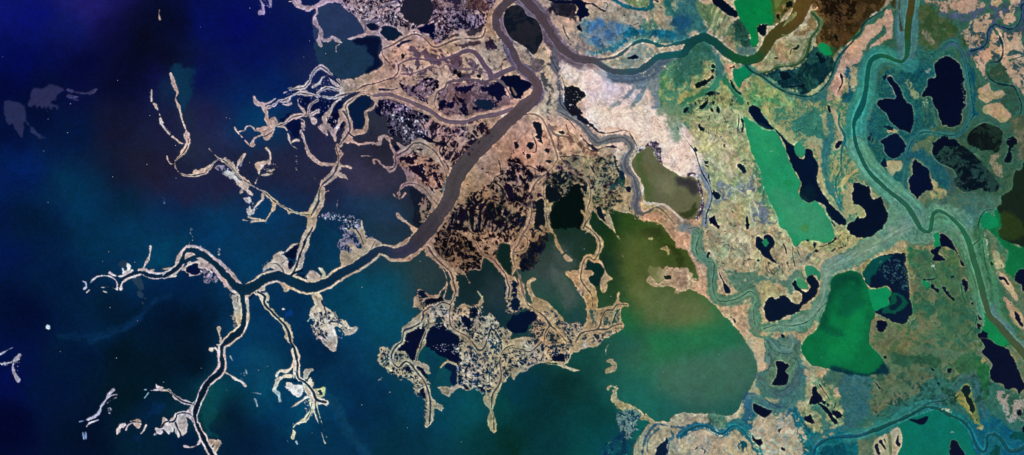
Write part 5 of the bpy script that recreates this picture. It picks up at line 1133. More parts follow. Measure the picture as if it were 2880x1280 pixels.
S6 =14181c w7 : 1480 580 1490 640 1525 685 ; 1585 470 1605 600 1545 640 1530 682 ; 1380 740 1420 770 1475 775 ; 1200 930 1160 970 ; 1460 590 1540 600

T12
V5 c22 l60 @spitS : 880 650 930 675 950 700 940 760 1000 830 1090 920 1150 985 1190 1060 1205 1145 T13 1240 60 1262 150 1280 240 1270 320 1290 375 1340 402 1380 440 1430 500 1462 580 1500 600 1560 612
P5 e4 @spitS : 870 660 930 680 920 760 880 700 ; 1110 940 1160 1000 1180 1060 1190 1120 1130 1000
S5 w30>70 f3 e5 : 300 385 400 400 480 470 560 560
P4 =04123a e6 : 165 430 200 380 270 370 295 425 235 480 190 460
P5 e8 : 130 420 180 360 240 340 330 350 440 440 560 580 540 570 430 480 380 520 340 460 280 450 240 495 190 480 160 430
P3 =04123c,8c88a0,0.45,8 @sea f6 : 300 380 380 430 480 480 460 540 380 540 330 460
K8 n40 s1.8 =dcdcf0 : 350 430 490 470 480 550 370 570
P5 e3 : 135 330 140 285 190 250 250 255 285 275 230 295
V5 c14 l60 : 1220 475 1250 420 1290 300 1330 200 1360 130
P5 e4 : 1300 180 1330 80 1370 0 T11 1370 1145 1410 1020 1470 1060 1440 1145 T12 1420 10 1390 150 1360 260 1310 400 1270 450 1200 470 1190 440 1270 340
S6 =02142c w18 : 1350 150 1310 260 1265 400 ; 1210 480 1250 455 1320 430
P5 e6 : 925 430 950 370 1080 265 1150 285 1190 330 1200 450 1150 470 1080 430 1000 420
P4 =030f2e @sea f5 e6 : 1150 280 1210 210 1280 180 1290 250 1240 320 1180 310 ; 1180 340 1230 330 1230 420 1200 410
S5 w18>14 e5 : 1090 260 1160 240 1240 170 1320 155
S6 =40505c w7 : 980 365 1060 360 1120 410 1140 450 ; 1120 360 1165 320
K8 n30 s1.4 =e4dce4 : 920 380 980 330 960 440 920 450
P5 e5 =c4b4a8 @islandBlob : 1365 500 1410 445 1460 445 1505 485 1480 525 1410 545
P5 e4 =b8b89c @islandHook : 1480 405 1530 405 1570 470 1530 525 1500 530 1525 480 1500 430
P4 =04183a @sea f4 : 1290 480 1360 490 1360 530 1310 520
K8 n14 s1.5 =dce0f0 : 1280 480 1400 500 1400 550 1300 520
P5 e5 @lobeMid : 1420 650 1495 640 1510 720 1540 790 1610 830 1640 900 1718 930 T22 60 950 100 1000 150 990 150 1040 80 1070 0 1020 T12 1650 1010 1680 1145 T13 1640 95 1580 50 T12 1500 1130 1430 1030 1460 940 1400 900 1405 820 1450 750
P3 =c4b8ac,102c4c,0.46,r8 f5 : 1460 850 1620 860 1718 950 T22 100 1000 T12 1640 1010 1600 960 1480 960 ; 1430 1000 1540 1060 1560 1145 1480 1120
P5 =e4d8d0 e6 f8 @lobeMid : 1560 990 1640 970 1655 1090 1600 1130 1570 1080
K8 n90 s1.8 =f0ece8 : 1430 850 1620 860 T22 140 1040 T12 1680 1145 1500 1120 1420 1020
S5 w16 =8ca0a0 e4 @lobeMid : 1380 940 1410 900
S6 =0c2038 w12 : 1520 740 1555 830 1580 940 1660 950 1718 970
S5 w34>60 e6 : 1080 520 1130 560 1170 600
P5 e7 : 1110 560 1200 580 1210 620 1160 640 1120 610
V5 c10 l20 : 880 610 930 570 1000 535 1060 530
P5 e6 : 870 600 930 560 950 600 940 640 880 640 ; 740 660 800 630 850 640 880 690 850 680 800 660 760 700
S5 w26>10 e6 : 735 690 760 760 770 920 
P4 =041a3e @sea f6 : 770 680 830 650 850 690 790 710
S5 w50 e5 : 640 700 650 800 680 880 690 960
P3 =a89c90,0a1c38,0.46,r8 f6 : 600 690 650 700 690 840 680 960 640 1000 640 900
S5 w22 e6 : 700 700 680 850 700 980 640 1040
S5 w24>30 e3 : 480 1005 490 1070 510 1145 T13 520 0 
P5 =d8dce0 e2 f5 @islandTinyA : 1112 812 1130 806 1160 818 1150 832 1120 828
P2 =06387c @sea f16 o0.8 : 1070 780 1110 760 1125 810 1080 830 ; 1140 860 1200 830 1230 860 1160 885
S5 w18>12 e4 : 185 200 190 150
K8 n20 s1.6 =e0e0f4 : 190 0 220 0 225 160 195 60 ; 480 210 495 210 495 290 480 290
K8 n26 s1.4 =b8b8d8 : 250 190 320 190 440 290 380 270
S5 w20>14 =686c80 e8 : 300 215 380 240 430 290
S5 w10>18 e5 : 1050 860 1090 900
T02
S5 w20>24 e4 @spitW : 1515 190 1512 250 1490 320 1460 370 1445 410
S5 w34>34 e3 @spitW : 1400 430 1450 420 1500 440 1590 462 1718 445 T12 60 400
S5 w26>18 e4 @spitW : 1215 615 1215 570 1270 520 1350 490 1430 470 1480 490 1560 512 1640 505 1718 488 T12 40 480
S5 w10>30 e3 @spitW : 1100 455 1160 485 1220 490 1280 465 1330 430
P5 =e8dcd8 e7 f4 @spitW : 1225 455 1235 410 1270 425 1280 360 1325 420 1290 460
S5 w10>18 e4 @islandArc : 900 575 930 530 980 495 1030 485 1100 490 1160 525 1182 570 1175 622
S5 w22>8 e4 @islandArc =b8b4a4 : 1178 622 1110 602 1060 600 1005 603
S5 w12>22 e4 @islandTail =9ca4c4 : 835 540 862 550 872 590 850 612
S5 w10 e3 @islandTail : 872 652 898 628
P5 =b4b0a0 e3 @islandOval : 1028 636 1070 640 1090 662 1050 655
P5 =2c4254 f10 o0.8 @shoalC e4 : 1330 520 1420 500 1445 560 1442 625 1400 620 1360 570 ; 1370 645 1435 655 1440 700 1400 700 ; 1420 745 1450 755 1440 790 ; 1455 700 1480 730 1470 750
P5 =2c3c50 f10 o0.7 @shoalC e4 : 1195 370 1220 320 1270 350 1260 400 1210 400
P5 =bcdcec e3 @islandStar : 462 1000 478 980 500 990 502 1015 485 1028 468 1015
P2 =034060 @sea f40 o0.8 : 1500 180 1718 170 1718 410 1600 430 1480 400 1530 280
S2 =0a3054 @sea w50 f30 o0.6 : 900 1145 1100 1080 1300 1000 1450 870 1560 720
T03
S5 =a4a8bc w12>8 e4 @islandWA : -20 140 40 110 80 85 130 62
P5 =9c9ca4 e6 @islandWB : -20 215 60 200 120 178 190 125 212 140 185 185 140 220 90 235 30 245 -20 230
S5 =9c9cac w20>26 e7 @islandWB : 140 200 130 260 150 330 185 390
K8 n12 s1.2 =d0d8e8 : 120 180 200 180 180 390 130 280
S5 w20>18 e6 @islandChain : 1140 492 1095 540 1070 585 1020 650 1005 705 975 740 930 770 850 795
S5 w8 @islandChain : 1178 535 1120 545 1080 580 ; 1170 566 1120 590 1075 625
S5 w18>14 e6 @islandChain : 870 855 900 825 990 790
S5 w12 e7 =6c84b0 @islandChain : 800 810 840 800 ; 835 920 845 980 ; 862 915 866 975
K8 n12 s1.6 =e0e8f8 : 1090 670 1120 670 1110 750 1070 740
S5 w14>30 e6 @islandHookW : 1148 955 1165 965 1190 905 1215 860 1255 835
K8 n12 s1.4 =e8e4f4 : 1180 830 1260 820 1240 880 1200 870
S5 w8>14 e3 @islandHat : 1268 890 1290 845 1340 820 1410 830
P5 e4 @islandHat =b0a09c : 1340 820 1418 832 1412 860 1388 888 1360 860 ; 1310 805 1370 780 1415 805 1370 808
S5 w10>20 e3 @islandSliver : 1420 928 1445 895 1470 845
S5 w8>14 e4 @spitSW : 1520 495 1600 486 1718 498
P5 e4 @spitSW : 1558 420 1600 445 1645 465 1600 478 1575 465
S5 w10 =8cb0bc e3 @isletTeal : 1452 488 1470 486 ; 1455 570 1478 540 1495 515
P5 e4 @spitSW : 1640 800 1650 770 1680 795 1718 800 T13 60 730 T03 1718 880 1700 935 1650 880 1570 900 1570 870 1630 860
P5 e4 @spitSW : 1570 890 1630 900 1620 935 1590 925
K8 n8 s1.5 =d0d0e0 : 1540 930 1580 930 1580 945 1540 945
S6 =010f22 w9 : 1575 862 1625 866 1650 820 1700 800
P2 =042a58 @sea f30 o0.5 : 1450 780 1540 680 1560 600 1680 640 1600 720 ; 1370 960 1400 940 1420 1145 1390 1145
T13
V5 c10 l30 @spitSW : -20 490 40 545 110 600 200 625 240 640
P5 e4 @spitSW : 10 550 30 530 90 580 50 585
S5 w16>12 e2 @spitS2 : 310 460 285 540 250 600 220 625
P5 e3 @spitS2 : 90 725 180 690 215 640 232 680 230 742 180 710
V5 c9 l32 @spitS2 : -10 815 30 805 58 765 62 735 130 718 190 730 230 765
P5 e5 @spitS2 =b4a8a4 : 70 750 130 738 170 840 170 910 120 950 90 890 60 810
P5 e5 @spitS2 : 20 835 60 830 85 900 100 970 75 970 50 890 ; -10 850 20 880 15 910 -10 890
S5 w26>22 e4 @spitS2 : 150 735 210 780 250 870 290 940 300 990
S5 w18>14 e5 @spitS2 : 300 980 270 1040 200 1066 140 1055
P5 e6 =b8a898 @spitS2 : 385 1000 440 985 500 985 512 1020 490 1060 450 1100 435 1145 405 1080
S6 =02162e w8 : 50 820 80 900 105 960 ; 420 1060 440 1035
P5 e4 @spitS2 : 400 0 430 30 480 50 520 -20 500 -60 480 20 440 10 400 -10
P2 =b8b490 f4 : 400 65 440 60 460 80 430 85
S5 w34>16 e4 @spitS2 : 400 70 460 70 480 140 ; 490 180 490 250 450 310 375 375
S5 w14>16 e4 : 540 308 600 340 650 375 710 405 755 450
S5 w14>10 e6 =788c98 : 808 512 860 520 905 528 ; 845 575 860 600 870 650 ; 755 280 765 320 ; 600 150 620 190
K8 n16 s1.2 =b8c8d8 : 700 290 780 290 740 390 700 390
P5 =ece2da e6 f5 @spitS : 1150 400 1250 422 1320 430 1345 470 1310 540 1250 540 1170 480
P5 =dccab4 e5 f4 @spitS : 1330 425 1400 480 1445 550 1465 610 1440 690 1400 610 1400 560 1350 500
S5 w30>26 e7 @spitS : 1045 490 1060 430 1080 385 1140 355 1220 355
S5 w22>24 e7 @spitS : 1065 345 1100 300 1160 300 1210 270 1240 210
P5 e5 @spitS =a8a89c : 1340 300 1365 275 1425 280 1390 330 1370 385 1330 370
P5 e5 @spitS : 1370 410 1410 350 1440 460 1400 455 ; 1500 590 1440 590 1400 560 1340 580 1360 560 1440 560
P5 e4 =acb48c @spitS : 1425 485 1500 475 1550 463 1540 540 1500 570 1455 570
P4 =0a2c48 : 1475 512 1505 500 1515 520 1490 530
S5 w8>14 e5 @spitS : 1210 668 1270 630 1330 590 1370 560
S5 w36>18 e7 =c8c8a4 @spitS : 1400 600 1420 680 1380 740 1350 790 1270 830 1220 880 1240 900 1220 970
S5 w20>7 e5 =c4c4a8 @spitS : 1440 700 1475 790 1510 890 1540 990 1555 1025
S5 w14>6 e5 =b4c09c @spitS : 1465 620 1490 720 1525 830 1570 965
S5 w14>10 e3 @spitS : 1460 600 1520 615 1575 650
S5 w12 e6 @spitS : 1470 580 1560 610
S6 =0a3450 w8>5 e1 : 1420 620 1400 720 1360 790 ; 1455 600 1460 700 1500 850 ; 1395 600 1370 700
K8 n60 s1.3 =ece8d8 : 1340 600 1460 600 1420 760 1240 880 1220 840 1360 760
S5 w16>22 e7 =9cacac : 1050 500 1085 530 1100 600 ; 
S5 w10 e6 =90a8b0 : 1175 1000 1185 1030 ; 1265 1010 1275 1030
S6 w20>10 =021a34 e0.5 : 1262 400 1200 400 1140 382
S6 w14>8 =021a34 e0.5 : 1350 405 1390 370 1420 340 ; 1225 60 1200 0
S5 w30>16 e4 @spitS : 1270 140 1290 200 1290 300 1270 370 ; 1240 200 1245 280 1240 370
P2 =0a4c50 @sea f24 o0.6 e10 : 330 480 420 430 420 620 460 760 380 880 500 960 440 980 340 880 290 740 300 600

# ---------------- the great river
Q5 e2 =L : T20 1450 300 20 T20 1451 301 20
Q7 : T20 1790 -60 90 1700 0 90 1600 90 84 1556 180 76 1568 280 72 1620 370 72 1690 450 66 T30 8 505 66 40 590 70 95 690 72 180 760 80 240 830 92 262 900 100 230 980 116 150 1050 130 60 1130 134 T21 1660 80 126 1560 190 140 1430 310 140 1300 440 150 1200 560 164 1140 680 160 1110 800 150 1060 900 146 1000 1000 144 930 1090 148 T22 880 10 150 790 110 150 700 200 128 620 250 112 540 262 100 460 235 92 390 222 84 320 260 84 240 320 84 160 375 84 60 425 84 T12 1718 455 84 1620 525 88 1530 575 96 1440 605 104 1350 600 106 1250 560 100 1160 515 92 1060 490 88 960 510 88 860 575 96 780 620 110 720 620 110 650 585 76 560 490 68 470 390 70 380 310 66 300 262 60 220 222 52 160 230 44 130 270 40 110 350 40 60 405 40 0 450 38 T02 1650 488 36 1560 492 34 1480 478 34 1420 448 30 1350 460 30 1280 490 28 1230 525 26 1195 590 18
S7 w30 e0.5 : T12 285 285 220 300 160 330 120 355
Q7 : T12 700 600 70 722 700 44 740 800 40 742 900 44 725 990 54 680 1060 60 610 1110 56 550 1160 54 T13 515 60 46 515 160 40 522 240 44 490 320 54 420 370 56 360 430 50 330 500 46 290 590 54 255 680 48 245 770 40 275 860 36 320 950 34 370 1050 34 430 1160 34
Q7 : T20 1780 -70 90 T30 60 -60 90 140 5 92 220 90 90 300 180 84 350 260 78 400 360 74 460 440 74 540 520 76 640 580 76 750 600 70 840 615 60 910 665 56 1000 708 56 1100 722 56 1200 722 56 1290 705 58 1360 655 64 1440 590 66 1530 560 70 1640 548 74 1718 535 80 T40 60 460 86 130 395 84 220 372 80 300 410 86 380 475 92 460 545 96 560 595 90 660 605 86 760 570 96 820 500 104 880 400 116 960 320 130 1060 260 140 1140 190 150 1190 90 160 1230 -20 170 1240 -80 170
Q7 : T30 830 605 30 930 592 30 1030 575 32 1110 530 32 1180 470 30 1250 425 30 1320 410 28 1400 425 28 1480 458 28 1560 462 28 1640 442 30 1718 425 34 T40 60 415 44
Q6 e1 =R : T50 595 -30 70 575 100 70 550 250 62 545 380 58 545 480 54 530 570 40 490 618 34 430 610 38 350 575 40 270 560 44 200 585 50 155 650 44 138 780 42 122 920 46 90 1050 60 40 1160 56 T51 8 80 36 6 200 28 30 320 34 90 470 38 160 590 40 260 690 40 360 780 40 450 850 46 540 930 52 600 1020 50 660 1130 44 T52 690 20 36 735 45 34 770 30 34 T51 785 1090 34 800 1010 34 850 975 34 920 1000 34 1000 1060 36 1080 1145 40 T52 1130 80 50 1170 180 54 1200 300 56 1240 430 58 1280 570 58 1310 700 56 1340 800 56 1370 890 56 1440 960 60 1510 1040 64 1590 1130 66 T53 1660 60 70 1760 180 80
S5 w16>20 e5 =9c9080 : T02 1400 440 T12 10 408
""")
# pale levees along both banks of the great river below the bend
parse("""
Q5 e3 : T22 390 222 120 320 260 130 240 320 136 160 375 136 60 425 130 T12 1718 455 132 1620 525 130 1530 575 132 1440 605 140 1350 600 150 1250 560 146 1160 515 130 1060 490 130 960 510 128 860 575 124 780 620 124 720 640 130 650 585 130 560 490 130 470 390 124 380 310 120 300 262 120 220 222 110 160 230 90 110 300 100 80 380 80 0 455 70 T02 1650 488 56
Q5 e3 : T12 722 700 100 740 800 96 742 900 96 725 990 96 680 1060 90 610 1110 88 550 1160 88 T13 515 60 90 515 160 86 522 240 84 490 320 84 T13 360 430 72 330 500 70 290 590 76 255 680 70 245 770 62 275 860 60 320 950 66 370 1050 70 430 1160 80
Q5 e3 : T22 700 200 200 620 250 180 540 262 160 460 235 140 390 222 120
S5 w26 e3 : T21 1000 950 900 1090 T22 760 40 720 100 640 190
S5 w34 e4 =a8907c : T30 -120 -20 T20 1490 200 1500 300 1560 400
""")
PLAT = []
for ln in """00 30 573 710 1045 1185 810
01 485 52 683 190 1508 18 440 375 1480 510 1136 634 485 893
10 298 272 797 82 1397 413 1342 575 1560 540
11 560 40 595 48 50 318 55 648 795 493 1453 654
02 1095 243 1357 348 1033 340 1108 805 1386 940
03 607 102 1173 168 1647 410
13 308 270 560 490 884 290 975 254 1425 922
23 207 640 665 870 1210 1012
22 207 600 793 338
33 1523 310 1678 214
32 726 215 543 232 1465 750 995 692
43 363 133 1397 160""".split('\n'):
    q = ln.split(); v = [float(t) for t in q[1:]]
    for i in range(0, len(v), 2): PLAT.append((int(q[0][0])*480+v[i]/SC, int(q[0][1])*320+v[i+1]/SC))

ANCHORS = """1060 40|the round black lake at the top
1300 70|the lake inside the river loop
1170 140|the pink land left of the river
1230 230|the brown marsh by the river bend
1520 60|the forked navy lake near the top
1600 140|the split in the upper river
1420 240|the black pool on white sand
1900 80|the bright green lagoon at the top edge
1960 150|the sandy river island at upper right
2060 180|the dark teal oval wetland
1790 200|the pointed sand spit below the river
2000 400|the long green lagoon
2080 480|the long dark lake
1760 300|the speckled yellow land
2380 240|the two big dark lakes at upper right
2260 360|the triangular navy lake
2450 430|the mottled lake in the east
2480 60|the pale sand at the top right
1330 380|the brown marsh with creeks
1140 400|the brown pools left of the big river
1500 430|the sand fan above the olive bay
1620 450|the grey green lagoon
1430 560|the dark green bay
1850 500|the white forked streams
1930 620|the curled navy lake
1820 700|the drop-shaped navy lake
1970 750|the ragged double lake
2150 780|the large emerald lake
2240 640|the speckled dark lake
2350 640|the scythe-shaped lake
2420 760|the river on the far right
2500 880|the biggest dark lake at lower right
2100 900|the brown marsh south of the emerald lake
1950 950|the bear-shaped lake
2030 1020|the straight canal at the bottom
1850 1100|the pale land at the bottom
2300 1040|the green lagoon at the bottom right
2220 1120|the two sand islands
2460 1060|the narrow sand triangle
1120 870|the lacy marsh lobe
1250 900|the marsh lobe tip
1330 800|the marsh south of the bay
700 640|the fan-shaped marsh on the left river
830 760|the white-sand lobe
780 980|the bright sand lobe in the south
2150 250|the teal wetland rings
1230 620|the black marsh fingers
200 60|the deep blue sea corner
1700 830|the round green bay
1560 1040|the ragged southern spit"""
LAB = {
 'lakeTop': ('lake', 'round black lake cut by the top edge, left of the river loop', 'lake', None),
 'lakeDk': ('lake', 'small dark blue lake with pale banks below left of the round black lake', 'lake', None),
 'lakeRing': ('lake', 'navy lake ringed by pale levees where the channels fork at upper left', 'lake', None),
 'marshLakeA': ('lake', 'ragged navy pool at the left end of the brown marsh', 'lake', None),
 'marshLakeB': ('lake', 'greyish blue pool in the middle of the brown marsh by the bend', 'lake', None),
 'marshLakeC': ('lake', 'large ragged navy pool at the right end of the brown marsh', 'lake', None),
 'oxbow': ('lake', 'near-black lake enclosed by the loop of the great river', 'lake', None),
 'lakeRiv': ('lake', 'navy lake tucked inside the river bend below the loop', 'lake', None),
 'lakeFork': ('lake', 'forked navy lake with a thin arm, near the top right of the river', 'lake', None),
 'lagGreenTop': ('lagoon', 'vivid green lagoon cut by the top edge, browner on its right side', 'lagoon', None),
 'lakeTopA': ('lake', 'long black lake slanting along the left of the vivid green lagoon', 'lake', None),
 'lakeTopB': ('lake', 'black rounded lake between the vivid green lagoon and the brown river', 'lake', None),
 'islandRivA': ('island', 'slender olive island in the brown reach of the upper river', 'island', None),
 'islandRivB': ('island', 'tiny flat islet in the brown river, below the slender island', 'island', None),
 'pondGrn': ('lagoon', 'small bright green pond at the top of the teal oval wetland', 'lagoon', None),
 'lagMid': ('lagoon', 'wedge of green water just below the dark upper river', 'lagoon', None),
 'lakeBigN': ('lake', 'tall near-black lake in the ring of teal wetland at upper right', 'lake', None),
 'lakeW': ('lake', 'navy lake shaped like a boot with a thin curled top, upper right', 'lake', None),
 'lakeSW': ('lake', 'round navy lake left of the teal channel, above the white sand patch', 'lake', None),
 'sandWhite': ('sandbar', 'ragged pale sand patch below the round navy lake', 'sandbar', None),
 'lakeTri': ('lake', 'tall triangular navy lake beside the yellowish sand hook', 'lake', None),
 'lakeMottle': ('lake', 'large mottled black and green lake slanting down to the right', 'lake', None),
 'lakeRound': ('lake', 'round mottled dark green lake above the slanting mottled lake', 'lake', None),
 'lakeEast': ('lake', 'small upright navy lake right of the round mottled lake', 'lake', None),
 'lakeOlive': ('lake', 'dark olive lake cut by the right edge', 'lake', None),
 'lagGreenR': ('lagoon', 'green lagoon beneath the dark olive lake at the right edge', 'lagoon', None),
 'lakeKnob': ('lake', 'navy lake wrapped round a knob of yellow sand', 'lake', None),
 'sandLobeA': ('sandbar', 'pinkish sand lobe between the winding creeks at the top right', 'sandbar', None),
 'sandLobeB': ('sandbar', 'small tan sand lobe between two creeks on the right', 'sandbar', None),
 'lagLong': ('lagoon', 'long mint green lagoon with a brown spot near its lower end', 'lagoon', None),
 'lakeLong': ('lake', 'very long winding navy lake along the mint green lagoon', 'lake', None),
 'inletGrn': ('lagoon', 'small green inlet biting into the long navy lake', 'lagoon', None),
 'lakePeanut': ('lake', 'peanut-shaped dark pond alone in the yellow green land', 'lake', None),
 'lakeBottle': ('lake', 'bottle-shaped dark pond with a thin neck beside the grey channel', 'lake', None),
 'bayDark1': ('pool', 'dark bay pool left of the wooded spit, north of the green bay', 'pool', None),
 'bayDark2': ('pool', 'dark navy pool beside the right-hand levee of the green bay', 'pool', None),
 'bayDark3': ('pool', 'narrow black pool just right of the long winding levee', 'pool', None),
 'marshN1': ('pool', 'navy marsh pool below the fork of the winding levee', 'pool', None),
 'marshW1': ('pool', 'largest navy pool inside the lacy marsh lobe', 'pool', None),
 'marshW2': ('pool', 'navy pool at the western rim of the lacy marsh lobe', 'pool', None),
 'marshW3': ('pool', 'navy pool arching above the teal inlet of the lacy marsh', 'pool', None),
 'marshNavy': ('pool', 'small crooked navy pool in the speckled part of the lacy marsh', 'pool', None),
 'isletA': ('island', 'tiny tan islet off the point of the sandy peninsula', 'island', None),
 'isletB': ('island', 'ragged tan islet in the olive bay near its eastern shore', 'island', None),
 'isletC': ('island', 'faint sliver islet in the north of the olive bay', 'island', None),
 'isletD': ('island', 'faint broken sliver of land in the narrow bay mouth', 'island', None),
 'isletE': ('island', 'hook-shaped tan island in the mouth of the green bay', 'island', None),
 'isletF': ('island', 'small sandy hook on the south shore of the round green bay', 'island', None),
 'spitR': ('spit', 'ragged yellowish spit closing the round green bay from the south', 'spit', None),
 'lakeS1': ('lake', 'dark blue lake cut by the bottom edge in pale land', 'lake', None),
 'lagTeal': ('lagoon', 'mint green shallow just above the ragged double lake', 'lagoon', None),
 'lakeCurl': ('lake', 'curled navy lake like a claw with a green spot inside', 'lake', None),
 'lakeDrop': ('lake', 'club-shaped navy pond inside a tan rim beside the thin creek', 'lake', None),
 'lakeRag': ('lake', 'big ragged navy lake with a bay in its middle, above the winding band', 'lake', None),
 'inletMint': ('lagoon', 'mint green tongue inside the ragged navy lake', 'lagoon', None),
 'lakeGreen': ('lake', 'large emerald green lake at lower right', 'lake', None),
 'lakeSpeck': ('lake', 'dark speckled lake with a green swirl right of the emerald lake', 'lake', None),
 'lagBright': ('lagoon', 'bright green square patch between the emerald and the speckled lake', 'lagoon', None),
 'lagSmallG': ('lagoon', 'narrow upright green lagoon beside the scythe-shaped dark lake', 'lagoon', None),
 'pondHook': ('lake', 'hook-shaped navy pond left of the scythe-shaped lake', 'lake', None),
 'lakeScythe': ('lake', 'scythe-shaped navy lake along the left bank of the right-hand river', 'lake', None),
 'pondJade': ('lagoon', 'little jade green pond right of the speckled lake', 'lagoon', None),
 'lakeEdge': ('lake', 'navy lake cut by the right edge below the green lagoon', 'lake', None),
 'sandbarE': ('sandbar', 'long tan sandbar slanting down beside a dark pond at far right', 'sandbar', None),
 'lagJadeS': ('lagoon', 'green strip of water under the brown river at far right', 'lagoon', None),
 'lakeBear': ('lake', 'two-lobed black lake ringed by swirling grey marsh', 'lake', None),
 'lakeBean': ('lake', 'black half-moon lake below the two-lobed lake', 'lake', None),
 'lakeTear': ('lake', 'black triangular lake left of the straight canal', 'lake', None),
 'islandTri': ('island', 'narrow olive triangle of land between two channels at lower right', 'island', None),
 'pondSword': ('lake', 'sword-shaped black pond inside the olive triangle of land', 'lake', None),
 'lakeBigSE': ('lake', 'biggest black lake at the lower right edge', 'lake', None),
 'lagSouth': ('lagoon', 'smooth teal green lagoon cut by the bottom edge', 'lagoon', None),
 'lakeS2': ('lake', 'black egg-shaped lake inside the teal green lagoon at the bottom', 'lake', None),
 'islandSandA': ('island', 'pale sand island on the left shore of the teal green lagoon', 'island', None),
 'islandSandB': ('island', 'pale sand island with two black ponds, left of its twin', 'island', None),
 'lakeDot': ('lake', 'small round black lake near the lower right corner', 'lake', None),
 'lakeCorner': ('lake', 'black lake corner showing at the right edge near the bottom', 'lake', None),
 'shoalA': ('shoal', 'grey violet shoal with a trailing tail under the deep blue sea', 'shoal', None),
 'shoalB': ('shoal', 'grey violet ragged shoal with a long wisp pointing right', 'shoal', None),
 'shoalC': ('shoal', 'broken grey shoal drifting below the western tip of land', 'shoal', None),
 'spitNW': ('spit', 'long thin forked spit with white ragged banks reaching north-west', 'spit', None),
 'spitS': ('spit', 'south-running levee ending in bright white sand and long prongs', 'spit', None),
 'spitW': ('spit', 'western tip of the river levees with a white pronged patch', 'spit', None),
 'spitSW': ('spit', 'thin curling spit at the lower left joining the river levee', 'spit', None),
 'spitS2': ('spit', 'pale winding levee lobe left of the southern river arm', 'spit', None),
 'lobeMid': ('spit', 'leaf-shaped land lobe with bright white sand south of the river', 'spit', None),
 'islandBlob': ('island', 'round pale pinkish sand island on the north bank of the river', 'island', None),
 'islandHook': ('island', 'pale crescent sand island right of the round pinkish one', 'island', None),
 'islandTinyA': ('island', 'tiny white islet in the blue water south of the river', 'island', None),
 'islandArc': ('island', 'thin looped island off the western tip', 'island', None),
 'islandTail': ('island', 'tiny curved bluish island, farthest west off the tip', 'island', None),
 'islandOval': ('island', 'little tan oval island under the thin looped one', 'island', None),
 'islandStar': ('island', 'tiny star-like white islet alone in the dark sea', 'island', None),
 'islandWA': ('island', 'thin slanting islet at the left edge', 'island', None),
 'islandWB': ('island', 'grey winged island with a tail at the left edge', 'island', None),
 'islandChain': ('island', 'long broken chain of thin land running down to the left', 'island', None),
 'islandHookW': ('island', 'small speckled island below the broken chain', 'island', None),
 'islandHat': ('island', 'small pink hat-shaped island right of the speckled one', 'island', None),
 'islandSliver': ('island', 'small pale sliver island right of the hat-shaped one', 'island', None),
 'isletTeal': ('island', 'two faint teal flecks at the tip of the curling spit', 'island', None),
 'poolA': ('pool', 'black branching pool in the brown marsh left of the big river', 'pool', None),
}
